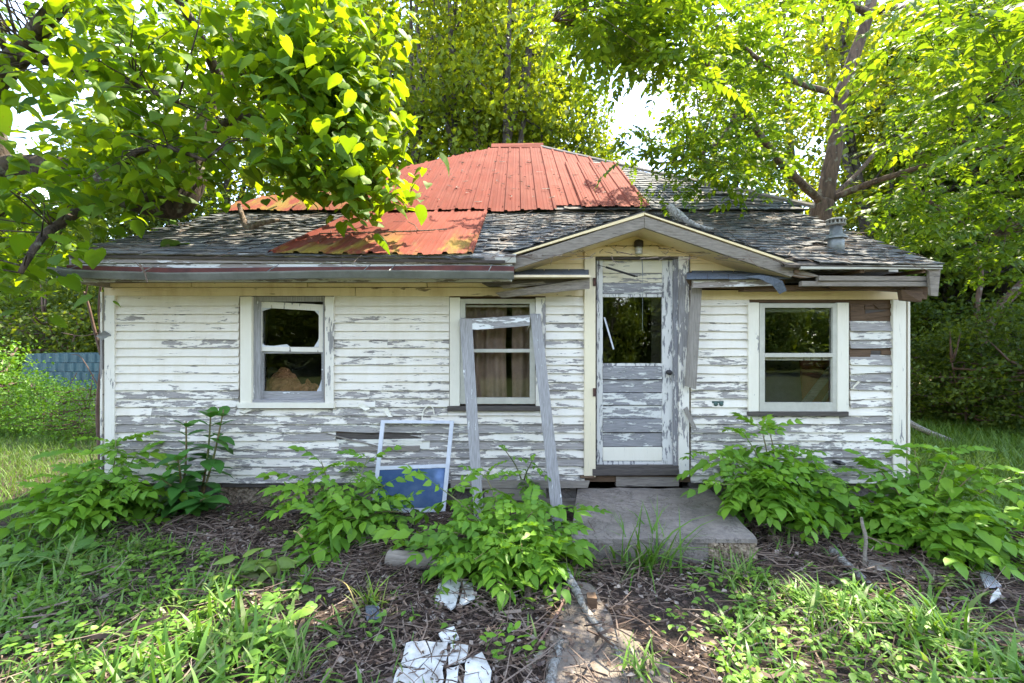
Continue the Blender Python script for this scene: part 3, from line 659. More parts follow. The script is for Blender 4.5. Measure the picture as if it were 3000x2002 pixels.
for k in range(5):
    x = random.uniform(2., 3.2); y = random.uniform(6.5, 7.2)
    m = MB(); a = (x, y, up_z(y)+.06); b = (x+random.uniform(.5, 1.1), y+random.uniform(-.15, .1), 0); b = (b[0], b[1], max(up_z(b[1]), EZ)+random.uniform(.01, .04))
    m.slab([a, b, (b[0], b[1]+.07, b[2]+.04), (a[0], a[1]+.07, a[2]+.04)], (0, 0, .015)); m.build('loose_plank', M['darkwood'] if k % 2 else M['bare'], up_roof)
# ribbed metal sheets
def sheet(x0, n_ribs, yfun0, yfun1, zf, parent, dz=0., yaw=0., rows_=5, dip=.0):
    """a sheet of ribbed steel; ribs 229 mm apart running up the slope"""
    pr = []
    for k in range(n_ribs):
        b = k*.229
        pr += [(b-.030, 0), (b-.016, .020), (b+.016, .020), (b+.030, 0), (b+.075, 0), (b+.083, .0028), (b+.098, .0028), (b+.106, 0), (b+.128, 0), (b+.136, .0028), (b+.151, .0028), (b+.159, 0)]
    pr += [(n_ribs*.229-.030, 0), (n_ribs*.229-.016, .022), (n_ribs*.229+.016, .022), (n_ribs*.229+.028, .001)]
    V, Fc = [], []; k = len(pr)
    for j in range(rows_):
        t = j/(rows_-1)
        for x, h in pr:
            xx = x0+x; ya, yb = yfun0(xx), yfun1(xx); yb = max(yb, ya+.001); y = ya+(yb-ya)*t
            wob = .005*math.sin(xx*7+y*3+x0)+(dip*math.sin(xx*5.3+x0) if t == 0 else 0)
            V.append((xx, y-h*.5, zf(xx, y)+h*.86+dz+wob))
    for j in range(rows_-1):
        for i in range(k-1): a = j*k+i; Fc.append((a, a+1, a+k+1, a+k))
    m = MB(); m.add(V, Fc); return m.build('metal_sheet', M['metal'], parent)
zf = lambda x, y: up_z(y)
x0 = -4.05; k = 0
while x0 < .70:
    nr_ = 4 if k != 5 else 4
    y_lo = 6.33+random.uniform(-.02, .02)
    if x0 > -.1: y_lo = 6.50+.03*k*.1
    sheet(x0, 4, (lambda y_lo: lambda x: y_lo+.01*math.sin(x*5))(y_lo), lambda x: hip_y(x)-.01, zf, up_roof, .032+.006*(k % 2), dip=.006)
    x0 += .916; k += 1
    if x0 > .0 and x0 < .4: pass
xe = x0
sheet(.935, 4, lambda x: 6.38+.035*(x-.9), lambda x: min(hip_y(x), 8.7), zf, up_roof, .055, dip=.012)
zl = lambda x, y: lowroof((x+4.2)/8.3, (y-4.22)/2.40, .0)[2]
for k in range(2):
    sheet(-2.27+k*.916, 4, lambda x: 4.20+.008*math.sin(x*9), lambda x: 6.62, zl, low_roof, .040+.008*k, dip=.004, rows_=7)
m = MB()
for yy in (6.45, 7.2, 8.0, 8.8, 9.6):
    for kx in range(26):
        x = -4.05+kx*.229
        if yy < hip_y(x)-.1 and x < 1.8: m.box(x-.052, x-.040, yy, yy+.012, up_z(yy)+.035, up_z(yy)+.047)
m.build('fasteners', M['rust'], up_roof, kind='stuff')
m = MB(); m.slab([(RXL-.12, RY-.13, RZ-.03), (RXR+.02, RY-.12, RZ-.04), (RXR+.02, RY, RZ+.12), (RXL-.12, RY, RZ+.10)], (0, .02, -.0)); m.slab([(RXL-.12, RY+.02, RZ+.12), (RXR+.02, RY+.02, RZ+.12), (RXR, RY+.3, RZ-.05), (RXL-.1, RY+.3, RZ-.05)], (0, 0, -.01)); m.build('ridge_cap', M['metal'], up_roof)
# roof vent
M['vent_cap'] = simple('dull_vent_cap', (.34, .33, .29), (.18, .17, .15), 20., .6)
c = Vector(P(2449, 738, 4.66)); 
pv = MB(); pv.lathe(c-Vector((0, 0, .03)), [(.075, 0), (.073, .18), (.058, .19), (.055, .31)], 16)
vent = pv.build('vent_pipe', M['pipe'], house, smooth=True)
m = MB(); m.lathe(c+Vector((0, 0, .13)), [(.074, .02), (.105, .0), (.105, .012), (.07, .045)], 16); m.build('storm_collar', M['pipe'], vent, smooth=False)
m = MB(); m.lathe(c+Vector((0, 0, .262)), [(.02, .0), (.085, .004), (.092, .012), (.085, .02), (.06, .021)], 18); m.lathe(c+Vector((0, 0, .315)), [(.06, .0), (.095, .002), (.088, .016), (.05, .028), (.01, .03)], 18)
for j in range(14):
    t = 2*math.pi*j/14; m.box(c.x+.078*math.cos(t)-.006, c.x+.078*math.cos(t)+.006, c.y+.078*math.sin(t)-.006, c.y+.078*math.sin(t)+.006, c.z+.28, c.z+.317)
m.build('vent_cap', M['vent_cap'], vent)
# right-hand broken eave
board(2346, 777, 2762, 789, EV-.02, .03, M['alu'], 'drip_edge', house, .001)
board(1450, 755, 1512, 770, EV-.005, .03, M['alu'], 'drip_edge', house)
for a, b, t_ in ((2400, 2735, 0), (2350, 2745, 1)):
    m = MB(); y_ = (808, 824)[t_]
    m.slab([P(a, y_, EV+.03+.03*t_), P(a, y_+14, EV+.03+.03*t_), P(b, y_+15, EV+.06), P(b, y_+2, EV+.06)], (0, .05, 0)); m.build('rotten_fascia_board', M['bare'], house)
m = MB(); m.slab([P(2180, 838, 4.5), P(2180, 852, 4.5), P(2640, 848, 4.5), P(2640, 832, 4.5)], (0, .12, 0)); m.build('rotten_soffit_board', M['brownwood'], house)
m = MB(); m.slab([P(2440, 832, 4.4), P(2430, 846, 4.4), P(2655, 858, 4.42), P(2655, 838, 4.42)], (0, .12, .02)); m.build('rotten_soffit_board', M['brownwood'], house)
for px in (2330, 2520, 2700):
    m = MB(); m.slab([P(px, 790, EV+.02), P(px, 800, EV+.02), P(px+12, 800, EV+.02), P(px+12, 790, EV+.02)], (0, .5, .02)); m.build('rafter_tail', M['brownwood'], house)
m = MB(); m.slab([P(2722, 792, EV+.01), P(2728, 866, EV+.01), P(2748, 868, EV+.01), P(2756, 790, EV+.01)], (0, .03, 0)); m.build('eave_end_board', M['rake'], house)
for q in ([(2640, 850), (2645, 880), (2700, 885), (2705, 848)], [(2690, 840), (2690, 872), (2715, 878), (2722, 838)], [(2650, 835), (2655, 858), (2725, 850), (2725, 832)]):
    m = MB(); m.slab([P(a, b, 4.38+random.uniform(0, .05)) for a, b in q], (0, .05, 0)); m.build('rotten_soffit_board', M['brownwood'], house)
m = MB(); m.box(X(2020, W), XR, W, W+.1, Z(850, W), 2.42); m.box(X(2150, EV), X(2720, EV), W-.02, W+.0, 2.3, 2.38); m.build('wall_plate', M['darkwood'], house)
# ---- door gable
GD = 4.30
ped = MB()
ped.add([P(1504, 800, W-.03), P(1720, 800, W-.03), P(1720, 700, W-.03)], [(0, 1, 2)])
def gable_y(px, up=0): return (625+(1887-px)*.335 if px < 1887 else 625+(px-1887)*.345)+up
gb = MB(); nb = 6
# horizontal boards of the pediment, clipped by the slope
for a_, b_, lab in ((1500, 1710, 'l'), (2022, 2330, 'r'), (1712, 2020, 'm')):
    ys = [796, 772, 748, 722] if lab != 'm' else [720, 690, 655]
    for i in range(len(ys)):
        yb = ys[i]; yt = (ys+[625])[i+1] if i+1 < len(ys) else 622
        m = MB(); pts_t = []
        for px in np.linspace(a_, b_, 9):
            top_ = max(yt, gable_y(px, 22)); pts_t.append((px, min(top_, yb)))
        keep = [(px, t) for px, t in pts_t if t < yb-.5]
        if len(keep) < 2: continue
        for (p0, t0), (p1, t1) in zip(keep[:-1], keep[1:]):
            m.slab([P(p0, yb-.6, W-.03), P(p1, yb-.6, W-.03), P(p1, t1, W-.018), P(p0, t0, W-.018)], (0, .012, 0))
        m.build('gable_board', M['cream'], front)
m = MB(); m.add([P(1500, 798, W-.012), P(1712, 798, W-.012), P(1712, 706, W-.012), P(2022, 798, W-.012), P(2335, 798, W-.012), P(2022, 680, W-.012), P(1712, 745, W-.012), P(2022, 745, W-.012), P(1890, 630, W-.012)], [(0, 1, 2), (3, 4, 5), (6, 7, 5, 8, 2)]); m.build('gable_backing', M['cream'], house)
m = MB(); m.add([P(1430, 765, W), P(1887, 600, W), P(2350, 778, W), (X(2350, W), 5.3, 2.5), (X(1430, W), 5.3, 2.5)], [(0, 1, 2)]); 
# rake boards
pk, lo, ro_ = P(1887, 621, GD), P(1440, 762, GD), P(2352, 776, GD)
m = MB(); m.slab([P(1887, 633, GD), P(1887, 668, GD), P(1508, 789, GD), P(1470, 767, GD)], (0, .03, 0)); m.build('rake_board', M['rake'], house, bevel=.004)
m = MB(); m.slab([P(1888, 668, GD), P(1888, 633, GD), P(2335, 783, GD), P(2416, 812, GD), P(2322, 814, GD)][:4] if False else [P(1888, 668, GD), P(1888, 633, GD), P(2350, 788, GD), P(2318, 812, GD)], (0, .03, 0)); m.build('rake_board', M['rake'], house, bevel=.004)
for k in range(4):
    m = MB(); m.slab([P(2310+k*4, 800+k*3.5, GD+.002*k), P(2330, 786+k*6, GD+.002*k), P(2405-k*14, 810+k*1.5, GD+.004), P(2395-k*16, 812+k, GD+.004)], (0, .018, 0)); m.build('splintered_end', M['brownwood'] if k % 2 else M['rake'], house)
m = MB(); m.slab([P(1440, 764, GD+.01), P(1500, 786, GD+.01), P(1530, 778, GD+.01), P(1470, 756, GD+.01)], (0, .03, 0)); m.build('splintered_end', M['fascia'], house)
# cream drip moulding above the rakes and roof deck behind
for A, B in (((1438, 760), (1887, 620)), ((1888, 620), (2352, 773))):
    m = MB(); m.slab([P(A[0], A[1], GD-.012), P(A[0], A[1]+8, GD-.012), P(B[0], B[1]+12, GD-.012), P(B[0], B[1]+1, GD-.012)], (0, .05, 0)); m.build('rake_moulding', M['cream'], house)
gr = MB(); tk = Vector((0, 0, -.012)); rid_f = Vector(P(1887, 619, GD-.012)); rid_b = Vector((rid_f.x, 5.35, rid_f.z)); lf = Vector(P(1434, 761, GD-.012)); rt = Vector(P(2356, 775, GD-.012))
def deck(a, b, c, d): gr.slab([a, b, c, d], tk)
deck(lf, rid_f, rid_b, Vector((lf.x, 4.6, lf.z))); deck(rid_f, rt, Vector((rt.x, 4.6, rt.z)), rid_b)
gable_roof = gr.build('gable_roof', M['shingle'], house)
# gable soffit
m = MB(); m.slab([P(1508, 789, GD+.03), P(1887, 668, GD+.03), Vector(P(1887, 668, GD+.03))+Vector((0, .5, 0)), Vector(P(1508, 789, GD+.03))+Vector((0, .5, 0))], (0, 0, .015)); m.slab([P(1887, 668, GD+.03), P(2318, 812, GD+.03), Vector(P(2318, 812, GD+.03))+Vector((0, .5, 0)), Vector(P(1887, 668, GD+.03))+Vector((0, .5, 0))], (0, 0, .015)); m.build('gable_soffit', M['cream'], house)
pos, dd, uu = [], [], []
for sgn, e in ((-1, lf), (1, rt)):
    for i in range(11):
        for j in range(4):
            t = (i+.1)/11; p = e.lerp(rid_f, t)+Vector((0, .15+j*.27, .002)); dv = (rid_f-e).normalized()
            if p.y > lerp_list([4.7, 5.3], 11)[i]: continue
            pos.append(p); dd.append(dv); uu.append(Vector((sgn*.33, 0, .94)))
pos, dd, uu = (np.array([tuple(a) for a in q]) for q in (pos, dd, uu)); inst_parts('shingle', SMe, pos, dd, uu, np.ones(len(pos))*.9, gable_roof)
# little pent roofs beside the door
def pent(a, b, y0_, y1_, flap=False):
    m = MB(); m.slab([P(a, y1_, 4.40), P(b, y1_-2, 4.40), P(b, y0_, W-.03), P(a, y0_, W-.03)], (0, 0, -.02)); o = m.build('pent_roof', M['darkwood'], house)
    n_ = int((b-a)/55); 
    for i in range(n_):
        p0 = a+(b-a)*i/n_; p1 = a+(b-a)*(i+1)/n_-2; j = random.uniform(-1.5, 1.5)
        s = MB(); s.slab([P(p0, y1_+2+j, 4.37), P(p1, y1_+1+j, 4.37), P(p1, (y0_+y1_)/2-2, 4.53), P(p0, (y0_+y1_)/2-2, 4.53)], (0, .004, .014)); s.build('shingle', M['shingle_blue'], o)
        s = MB(); s.slab([P(p0+15, (y0_+y1_)/2+2, 4.52), P(min(p1+15, b), (y0_+y1_)/2+2, 4.52), P(min(p1+15, b), y0_-1, W-.03), P(p0+15, y0_-1, W-.03)], (0, .004, .012)); s.build('shingle', M['shingle_blue'], o)
    return o
M['shingle_blue'] = simple('slate_grey_shingle', (.13, .15, .175), (.06, .07, .085), 60., .9, 0., .6, .006)
pent(1508, 1725, 793, 812); pr_ = pent(2012, 2320, 797, 816)
s = MB(); s.loft([[P(2180, 812, 4.35), P(2225, 806, 4.35)], [P(2225, 818, 4.33), P(2262, 812, 4.33)], [P(2262, 835, 4.33), P(2292, 824, 4.33)], [P(2283, 862, 4.36), P(2304, 852, 4.36)]], closed=False); s.v = s.v; o = s.build('torn_shingle_flap', M['shingle_blue'], pr_); md = o.modifiers.new('solid', 'SOLIDIFY'); md.thickness = .005
m = MB(); m.slab([P(1450, 858, 4.5), P(1470, 873, 4.5), P(1728, 846, 4.36), P(1728, 815, 4.36)], (0, .02, 0)); m.build('hanging_plank', M['rake'], house, bevel=.003)
m = MB(); m.slab([P(1465, 838, 4.45), P(1475, 846, 4.45), P(1600, 832, 4.42), P(1590, 824, 4.42)], (0, .02, 0)); m.build('hanging_plank', M['rake'], house)
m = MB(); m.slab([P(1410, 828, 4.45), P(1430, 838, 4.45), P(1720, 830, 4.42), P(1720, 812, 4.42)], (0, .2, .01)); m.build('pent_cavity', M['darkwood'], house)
m = MB(); m.slab([P(2030, 818, 4.42), P(2030, 844, 4.42), P(2290, 836, 4.42), P(2290, 822, 4.42)], (0, .03, 0)); m.build('pent_fascia', M['fascia'], house)
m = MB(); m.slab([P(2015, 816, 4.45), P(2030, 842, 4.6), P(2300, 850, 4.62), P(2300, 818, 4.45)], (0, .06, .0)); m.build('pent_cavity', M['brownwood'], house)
m = MB()
m.slab([P(2026, 837, 4.55), P(2008, 1132, 4.57), P(2040, 1141, 4.57), P(2057, 842, 4.55)], (0, .022, 0)); m.build('dangling_plank', M['bare_v'], house, bevel=.002)
m = MB(); m.slab([P(2003, 1200, 4.62), P(2030, 1255, 4.6), P(2044, 1262, 4.6), P(2014, 1192, 4.62)], (0, .015, 0)); m.build('splinter', M['bare_v'], house)
# ---- door surround
board(1712, 752, 1745, 1398, W-.045, .044, M['cream_v'], 'door_casing', front)
board(1990, 752, 2020, 1398, W-.045, .044, M['trim_worn'], 'door_casing', front)
board(1712, 722, 2020, 751, W-.046, .045, M['cream'], 'door_header', front)
board(1745, 752, 1990, 759, W-.02, .10, M['darkwood'], 'door_stop', front)
DD = W+.03
dr = MB()
dr.rect(1748, 760, 1766, 1366, DD, .04).rect(1940, 760, 1974, 1366, DD, .04).rect(1766, 1352, 1940, 1366, DD+.001, .038).rect(1766, 862, 1940, 871, DD+.001, .038).rect(1766, 1065, 1940, 1073, DD+.001, .038)
door = dr.build('door', M['door_v'], house, bevel=.003)
m = MB(); m.rect(1974, 759, 1990, 1370, W-.01, .08); m.build('door_jamb', M['door_v'], front, bevel=.003)
def dpan(y0_, y1_, dy, mat, j=.001):
    m = MB(); m.rect(1766, y0_, 1940, y1_, DD+dy, .02, j); m.build('door_panel', M[mat], door, bevel=.004)
dpan(762, 800, .006, 'door_cream'); dpan(801, 829, .012, 'door_cream'); dpan(830, 861, -.006, 'door')
dpan(1074, 1112, -.008, 'door'); dpan(1114, 1150, .014, 'door'); dpan(1152, 1187, -.006, 'door'); dpan(1189, 1227, .014, 'door'); dpan(1229, 1267, -.008, 'door'); dpan(1269, 1309, .014, 'door'); dpan(1311, 1351, -.004, 'trim_v')
m = MB(); m.rect(1766, 871, 1936, 1065, DD+.012, .004); m.build('pane', M['glass_up'], door)
m = MB(); m.rect(1908, 871, 1940, 1065, DD+.08, .02); m.build('inner_curtain_edge', M['curtain_ol'] if 'curtain_ol' in M else M['interior'], house)
m = MB(); kc = Vector(P(1957, 1091, DD)); m.lathe(kc, [(.022, 0), (.024, .006), (.010, .012), (.010, .03), (.026, .04), (.028, .055), (.018, .066), (.002, .068)], 14, (0, -1, 0)); m.build('door_knob', M['black'], door, smooth=True)
m = MB(); m.tube([P(1750, 777, W-.04), P(1775, 783, W-.045)], .003, 6); m.tube([P(1775, 783, W-.045), P(1861, 810, W-.05)], .0105, 8); m.tube([P(1861, 810, W-.05), P(1868, 811, W-.05)], .005, 6); m.build('door_closer', M['black'], door, smooth=True)
m = MB(); m.tube([P(1881, 762, W-.01), P(1883, 810, W-.01)], .005, 6); m.tube([P(1883, 810, W-.01), P(1882, 970, W-.005)], .0018, 5); m.build('door_spring', M['pipe'], door)
for y_ in (826, 1150): m = MB(); m.rect(1738, y_-12, 1745, y_+12, W-.06, .02); m.build('hinge', M['rust'], door)
m = MB(); m.slab([P(1768, 930, W+.03), P(1796, 1025, W+.03), P(1800, 1023, W+.03), P(1773, 930, W+.03)], (0, .004, 0)); m.build('glass_crack_tape', M['white_alu'], door)
board(1742, 1366, 1992, 1374, W-.03, .12, M['darkwood'], 'threshold', front, .002)
board(1735, 1375, 1990, 1394, W-.05, .14, M['darkwood'], 'door_sill', front, .004)
board(1805, 1398, 1990, 1426, W-.01, .05, M['bare'], 'step_riser_board', front, .003)
board(1700, 1396, 1740, 1402, W-.06, .05, M['brownwood'], 'rotten_block', front, .005)
# porch light
lc = Vector(P(1869, 712, W-.03)); ax = (0, -1, 0)
m = MB(); m.lathe(lc+Vector((0, .03, -.02)), [(.05, 0), (.05, .015), (.03, .022)], 14, ax); m.lathe(lc+Vector((0, -.03, -.05)), [(.034, 0), (.047, .004), (.047, .052), (.036, .068), (.01, .078)], 14); m.build('porch_light', M['lamp'], house, smooth=False); pl_ = bpy.data.objects['porch_light']
m = MB(); m.lathe(lc+Vector((0, -.03, -.125)), [(.015, 0), (.034, .004), (.039, .014), (.036, .02), (.040, .030), (.037, .038), (.040, .05), (.037, .074)], 16); m.build('glass_jar', M['lamp_glass'], pl_, smooth=True)
for sg in (-1, 1): m = MB(); m.tube([lc+Vector((sg*.04, .01, 0)), lc+Vector((sg*.17, .028, -.03))], .0016, 4); m.build('wire', M['rust'], pl_)
# outlets, hooks, debris fixed to the wall
oc = Vector(P(2096, 1184, W-.02)); m = MB(); m.lathe(oc, [(.022, 0), (.022, .012), (.012, .018)], 10, ax); m.lathe(oc+Vector((.056, 0, 0)), [(.022, 0), (.022, .012), (.012, .018)], 10, ax); m.box(oc.x-.035, oc.x+.085, oc.y, oc.y+.012, oc.z-.03, oc.z+.03); m.build('outdoor_tap_plate', M['greenhw'], house)
m = MB(); m.slab([P(280, 985, W-.03), P(305, 970, W-.06), P(322, 982, W-.05), P(300, 998, W-.03)], (0, .012, .004)); m.tube([P(322, 983, W-.04), P(330, 984, W-.024)], .008, 6); m.build('bent_flashing', M['pipe'], house)
m = MB(); m.tube(smooth_path([P(1236, 1232, W-.05), P(1240, 1205, W-.04), P(1255, 1190, W-.04), P(1268, 1196, W-.03), P(1272, 1215, W-.03)]), .006, 5); m.build('dangling_strip', M['trim_v'], house)
m = MB(); m.tube([P(2440, 1352, W-.03), P(2460, 1356, W-.05), P(2475, 1360, W-.04)], [.012, .022, .012], 7, .2); m.build('wasp_nest', M['black'], house)
m = MB(); m.slab([P(2500, 1133, W-.05), P(2498, 1140, W-.05), P(2520, 1120, W-.06), P(2516, 1116, W-.06)], (0, .006, 0)); m.build('paint_flake', M['trim_v'], front)
# ---- windows
def ring(mb, o, holes_, D, t):
    x0, y0_, x1, y1_ = o; hx0, hx1 = holes_[0][0], holes_[0][2]
    mb.rect(x0, y0_, hx0, y1_, D, t); mb.rect(hx1, y0_, x1, y1_, D, t); cur = y0_
    for h in holes_: mb.rect(hx0, cur, hx1, h[1], D+.0005, t-.001); cur = h[3]
    mb.rect(hx0, cur, hx1, y1_, D+.0005, t-.001)
def casing(win, l, r, y0_, y1_, mat, mat2=None):
    board(l[0], y0_, l[1], y1_, W-.042, .0415, mat, 'casing', win); board(r[0], y0_, r[1], y1_, W-.042, .0415, mat2 or mat, 'casing', win)
# left window: wooden double-hung, putty showing
m = MB(); ring(m, (737, 869, 950, 1180), [(763, 884, 946, 1171)], W+.0, .09); w1 = m.build('window', M['grey_v'], house, bevel=.002); w1['label'] = 'left window with loose wooden sashes and cracked putty'
casing(w1, (703, 736), (951, 977), 869, 1181, M['trim_v'], M['trim_worn'])
m = MB(); m.slab([P(762, 884, W+.028), P(762, 1028, W+.028), P(945, 1031, W+.028), P(945, 893, W+.028)], (0, .001, 0)); 
m = MB()
for q in ([(758, 883), (758, 901), (946, 912), (946, 893)], [(758, 1016), (758, 1029), (946, 1032), (946, 1018)], [(758, 900), (758, 1017), (767, 1017), (767, 900)], [(934, 910), (934, 1019), (946, 1019), (946, 910)]):
    m.slab([P(a, b, W+.018+.001*random.random()) for a, b in q], (0, .03, 0))
m.build('upper_sash', M['trim_worn'], w1)
m = MB(); ring(m, (766, 1030, 946, 1172), [(772, 1036, 942, 1147)], W+.04, .03); m.build('lower_sash', M['grey_h'], w1)
m = MB(); m.rect(766, 900, 938, 1018, W+.030, .004); m.build('pane', M['glass'], w1)
m = MB(); m.rect(771, 1035, 943, 1148, W+.055, .004); m.build('pane', M['glass'], w1)
for q in ([(765, 898), (765, 915), (772, 911), (790, 905), (800, 900)], [(765, 1017), (765, 1002), (775, 1012), (800, 1014), (840, 1009), (850, 1017)], [(937, 905), (937, 930), (930, 920), (922, 912)], [(937, 1017), (937, 985), (931, 1000), (920, 1017)], [(943, 1147), (943, 1110), (935, 1135), (928, 1147)]):
    m = MB(); D = W+.026 if q[0][1] != 1147 else W+.052; m.add([P(a, b, D) for a, b in q], [tuple(range(len(q)))[::-1]]); o = m.build('putty', M['white_alu'], w1); md = o.modifiers.new('s', 'SOLIDIFY'); md.thickness = .003
board(694, 1181, 978, 1197, W-.065, .09, M['trim_v'], 'sill', w1); board(737, 1172, 950, 1181, W-.02, .09, M['grey_h'], 'sub_sill', w1)
# middle window
m = MB(); ring(m, (1348, 876, 1568, 1184), [(1363, 890, 1552, 1023), (1363, 1033, 1552, 1166)], W-.035, .05); w2 = m.build('window', M['alu'], house, bevel=.002); w2['label'] = 'middle window with brown curtain and aluminium storm frame'
casing(w2, (1317, 1347), (1569, 1598), 872, 1190, M['trim_v'], M['trim_worn'])
m = MB(); m.rect(1361, 888, 1554, 1025, W-.010, .004); m.build('pane', M['glass'], w2)
m = MB(); m.rect(1361, 1031, 1554, 1168, W-.002, .004); m.build('pane', M['glass'], w2)
m = MB(); m.rect(1355, 895, 1560, 900, W+.02, .03); m.rect(1355, 1024, 1560, 1032, W+.02, .03); m.build('inner_sash', M['trim_v'], w2)
board(1310, 1191, 1582, 1204, W-.06, .09, M['darkwood'], 'sill', w2, .003)
n_ = 48; V = []; Fc = []
for i in range(n_+1):
    t = i/n_; x = X(1338, W+.13)+(X(1582, W+.13)-X(1338, W+.13))*t; dy = .022*math.sin(t*47)+.012*math.sin(t*23+1)
    V += [(x, W+.13+dy, Z(1200, W)), (x+.02*math.sin(t*9), W+.13+dy*1.6, Z(1030, W)), (x, W+.13+dy*.8, Z(868, W))]
for i in range(n_):
    if 29 <= i <= 31: continue
    a = i*3; Fc += [(a, a+3, a+4, a+1), (a+1, a+4, a+5, a+2)]
m = MB(); m.add(V, Fc); o = m.build('curtain', M['curtain'], None, smooth=True); tag(o, 'brown curtain in folds hanging inside the middle window', 'curtain')
# right window
m = MB(); ring(m, (2225, 889, 2453, 1206), [(2241, 902, 2440, 1035), (2241, 1047, 2440, 1180)], W-.035, .05); w3 = m.build('window', M['alu'], house, bevel=.002); w3['label'] = 'right window reflecting trees in its upper pane'
casing(w3, (2193, 2224), (2454, 2487), 887, 1206, M['trim_v'])
m = MB(); m.rect(2239, 900, 2442, 1037, W-.010, .004); m.build('pane', M['glass_up'], w3)
m = MB(); m.rect(2239, 1045, 2442, 1182, W-.002, .004); m.build('pane', M['glass'], w3)
m = MB(); m.rect(2230, 905, 2450, 915, W+.02, .03); m.rect(2230, 1042, 2450, 1056, W+.02, .03); m.build('inner_sash', M['trim_v'], w3)
board(2193, 1207, 2487, 1220, W-.06, .09, M['darkwood'], 'sill', w3, .003)
# things seen inside
m = MB(); pts = [P(740, 1150, 5.1), P(785, 1118, 5.1), P(825, 1078, 5.12), P(862, 1098, 5.1), P(885, 1135, 5.05), P(905, 1115, 5.1), P(935, 1138, 5.1), P(1000, 1200, 5.1)]
rg_ = [Vector(p) for p in smooth_path(pts, 4)]; V = []
rings = []
for j in range(9):
    rings.append([(p.x+random.uniform(-.02, .02), p.y+j*.06-.24, .3+(p.z-.3)*(1-.06*abs(j-4))+random.uniform(-.03, .03)) for p in rg_])
m.loft(rings, closed=False); rings0 = [[(a[0], a[1], .3) for a in rings[0]], rings[0]]; m.loft(rings0, closed=False)
o = m.build('insulation_heap', M['insul'], None); tag(o, 'heap of reddish brown fallen insulation behind the left window', 'debris heap')
m = MB(); m.box(X(2235, 5.3), X(2370, 5.3), 5.3, 5.9, .3, Z(1095, 5.3)); o = m.build('dark_armchair', M['bluebox'], None, bevel=.04); 
m.v = []; tag(o, 'dark upholstered box seat inside, seen through the right window', 'seat')
m = MB(); m.slab([P(2345, 1050, 5.2), P(2360, 1230, 5.2), P(2490, 1230, 5.2), P(2450, 1050, 5.2)], (0, .03, 0)); o = m.build('fallen_ceiling_board', M['redboard'], None); tag(o, 'reddish brown board leaning inside behind the right window', 'board')
m = MB(); m.slab([P(2340, 1195, 5.0), P(2362, 1200, 5.0), P(2462, 1070, 4.95), P(2450, 1050, 4.95)], (0, .03, 0)); o = m.build('fallen_timber', M['bare'], None); tag(o, 'grey timber fallen diagonally inside the right window', 'timber')
m = MB(); m.slab([P(2395, 1200, 5.05), P(2402, 1203, 5.05), P(2455, 1120, 5.0), P(2450, 1115, 5.0)], (0, .02, 0)); o = m.build('fallen_timber', M['bare'], None); tag(o, 'thin pale strip beside the diagonal timber inside the right window', 'timber')

# ------------------------------------------------------------------ step, path and debris
def step_slab():
    m = MB(); TL, TR, BR, BL = Vector(P(1692, 1428, 4.64)), Vector(P(2080, 1428, 4.64)), Vector(P(2218, 1574, 3.47)), Vector(P(1672, 1571, 3.47))
    zt = .205
    for q in (TL, TR, BR, BL): q.z = zt
    nx, ny = 26, 18; V = []; Fc = []
    def nz(x, y): return .004*math.sin(x*9+y*5)+.003*math.sin(x*23-y*17)
    for j in range(ny+1):
        for i in range(nx+1):
            u, v = i/nx, j/ny; p = (TL*(1-u)+TR*u)*(1-v)+(BL*(1-u)+BR*u)*v; e = .012*(v > .999)+.008*(u > .999 or u < .001)
            V.append((p.x, p.y, p.z+nz(p.x, p.y)-e))
    for j in range(ny):
        for i in range(nx): a = j*(nx+1)+i; Fc.append((a, a+nx+1, a+nx+2, a+1))
    m.add(V, Fc)
    fr = [V[ny*(nx+1)+i] for i in range(nx+1)]
    def brk(u, z):                                     # the broken corner on the front right
        return .0 if u < .74 else .055*min(1, (u-.74)/.04)*(1 if z < .155 else 0)
    rr = []
    for z in (.193, .165, .15, .09, .03, -.06):
        rr.append([(q[0]-(.0), q[1]+brk(i/nx, z)+random.uniform(-.004, .004)-.004*(z < .19), z) for i, q in enumerate(fr)])
    m.loft([fr]+rr, closed=False)
    rs = [V[j*(nx+1)+nx] for j in range(ny+1)]; m.loft([rs, [(q[0]+.0, q[1], .15) for q in rs], [(q[0]-.03, q[1], -.06) for q in rs]], closed=False)
    ls = [V[j*(nx+1)] for j in range(ny+1)]; m.loft([[(q[0], q[1], -.06) for q in ls], ls], closed=False)
    return m, fr
m, fr = step_slab()
step = m.build('concrete_step', M['concrete'], None, smooth=False); tag(step, 'worn concrete doorstep slab with a crumbled front corner', 'step')
bx0, bx1 = X(2075, 3.5), X(2216, 3.47)
V, Fc = pebbles(420, lambda g: (g.uniform(bx0, bx1), 3.51+g.uniform(-.035, .02), g.uniform(.02, .16)), .008, .03, 11)
np_obj('exposed_aggregate', V, Fc, M['stone'], step, smooth=False, kind='stuff')
def jag(pix, amp=5, step=26):
    out = []; n = len(pix)
    for i in range(n):
        a, b = pix[i], pix[(i+1) % n]; L0 = math.hypot(b[0]-a[0], b[1]-a[1]); k = max(1, int(L0/step))
        for j in range(k): t = j/k; out.append((a[0]+(b[0]-a[0])*t+random.uniform(-amp, amp)*(j > 0), a[1]+(b[1]-a[1])*t+random.uniform(-amp, amp)*(j > 0)))
    return out
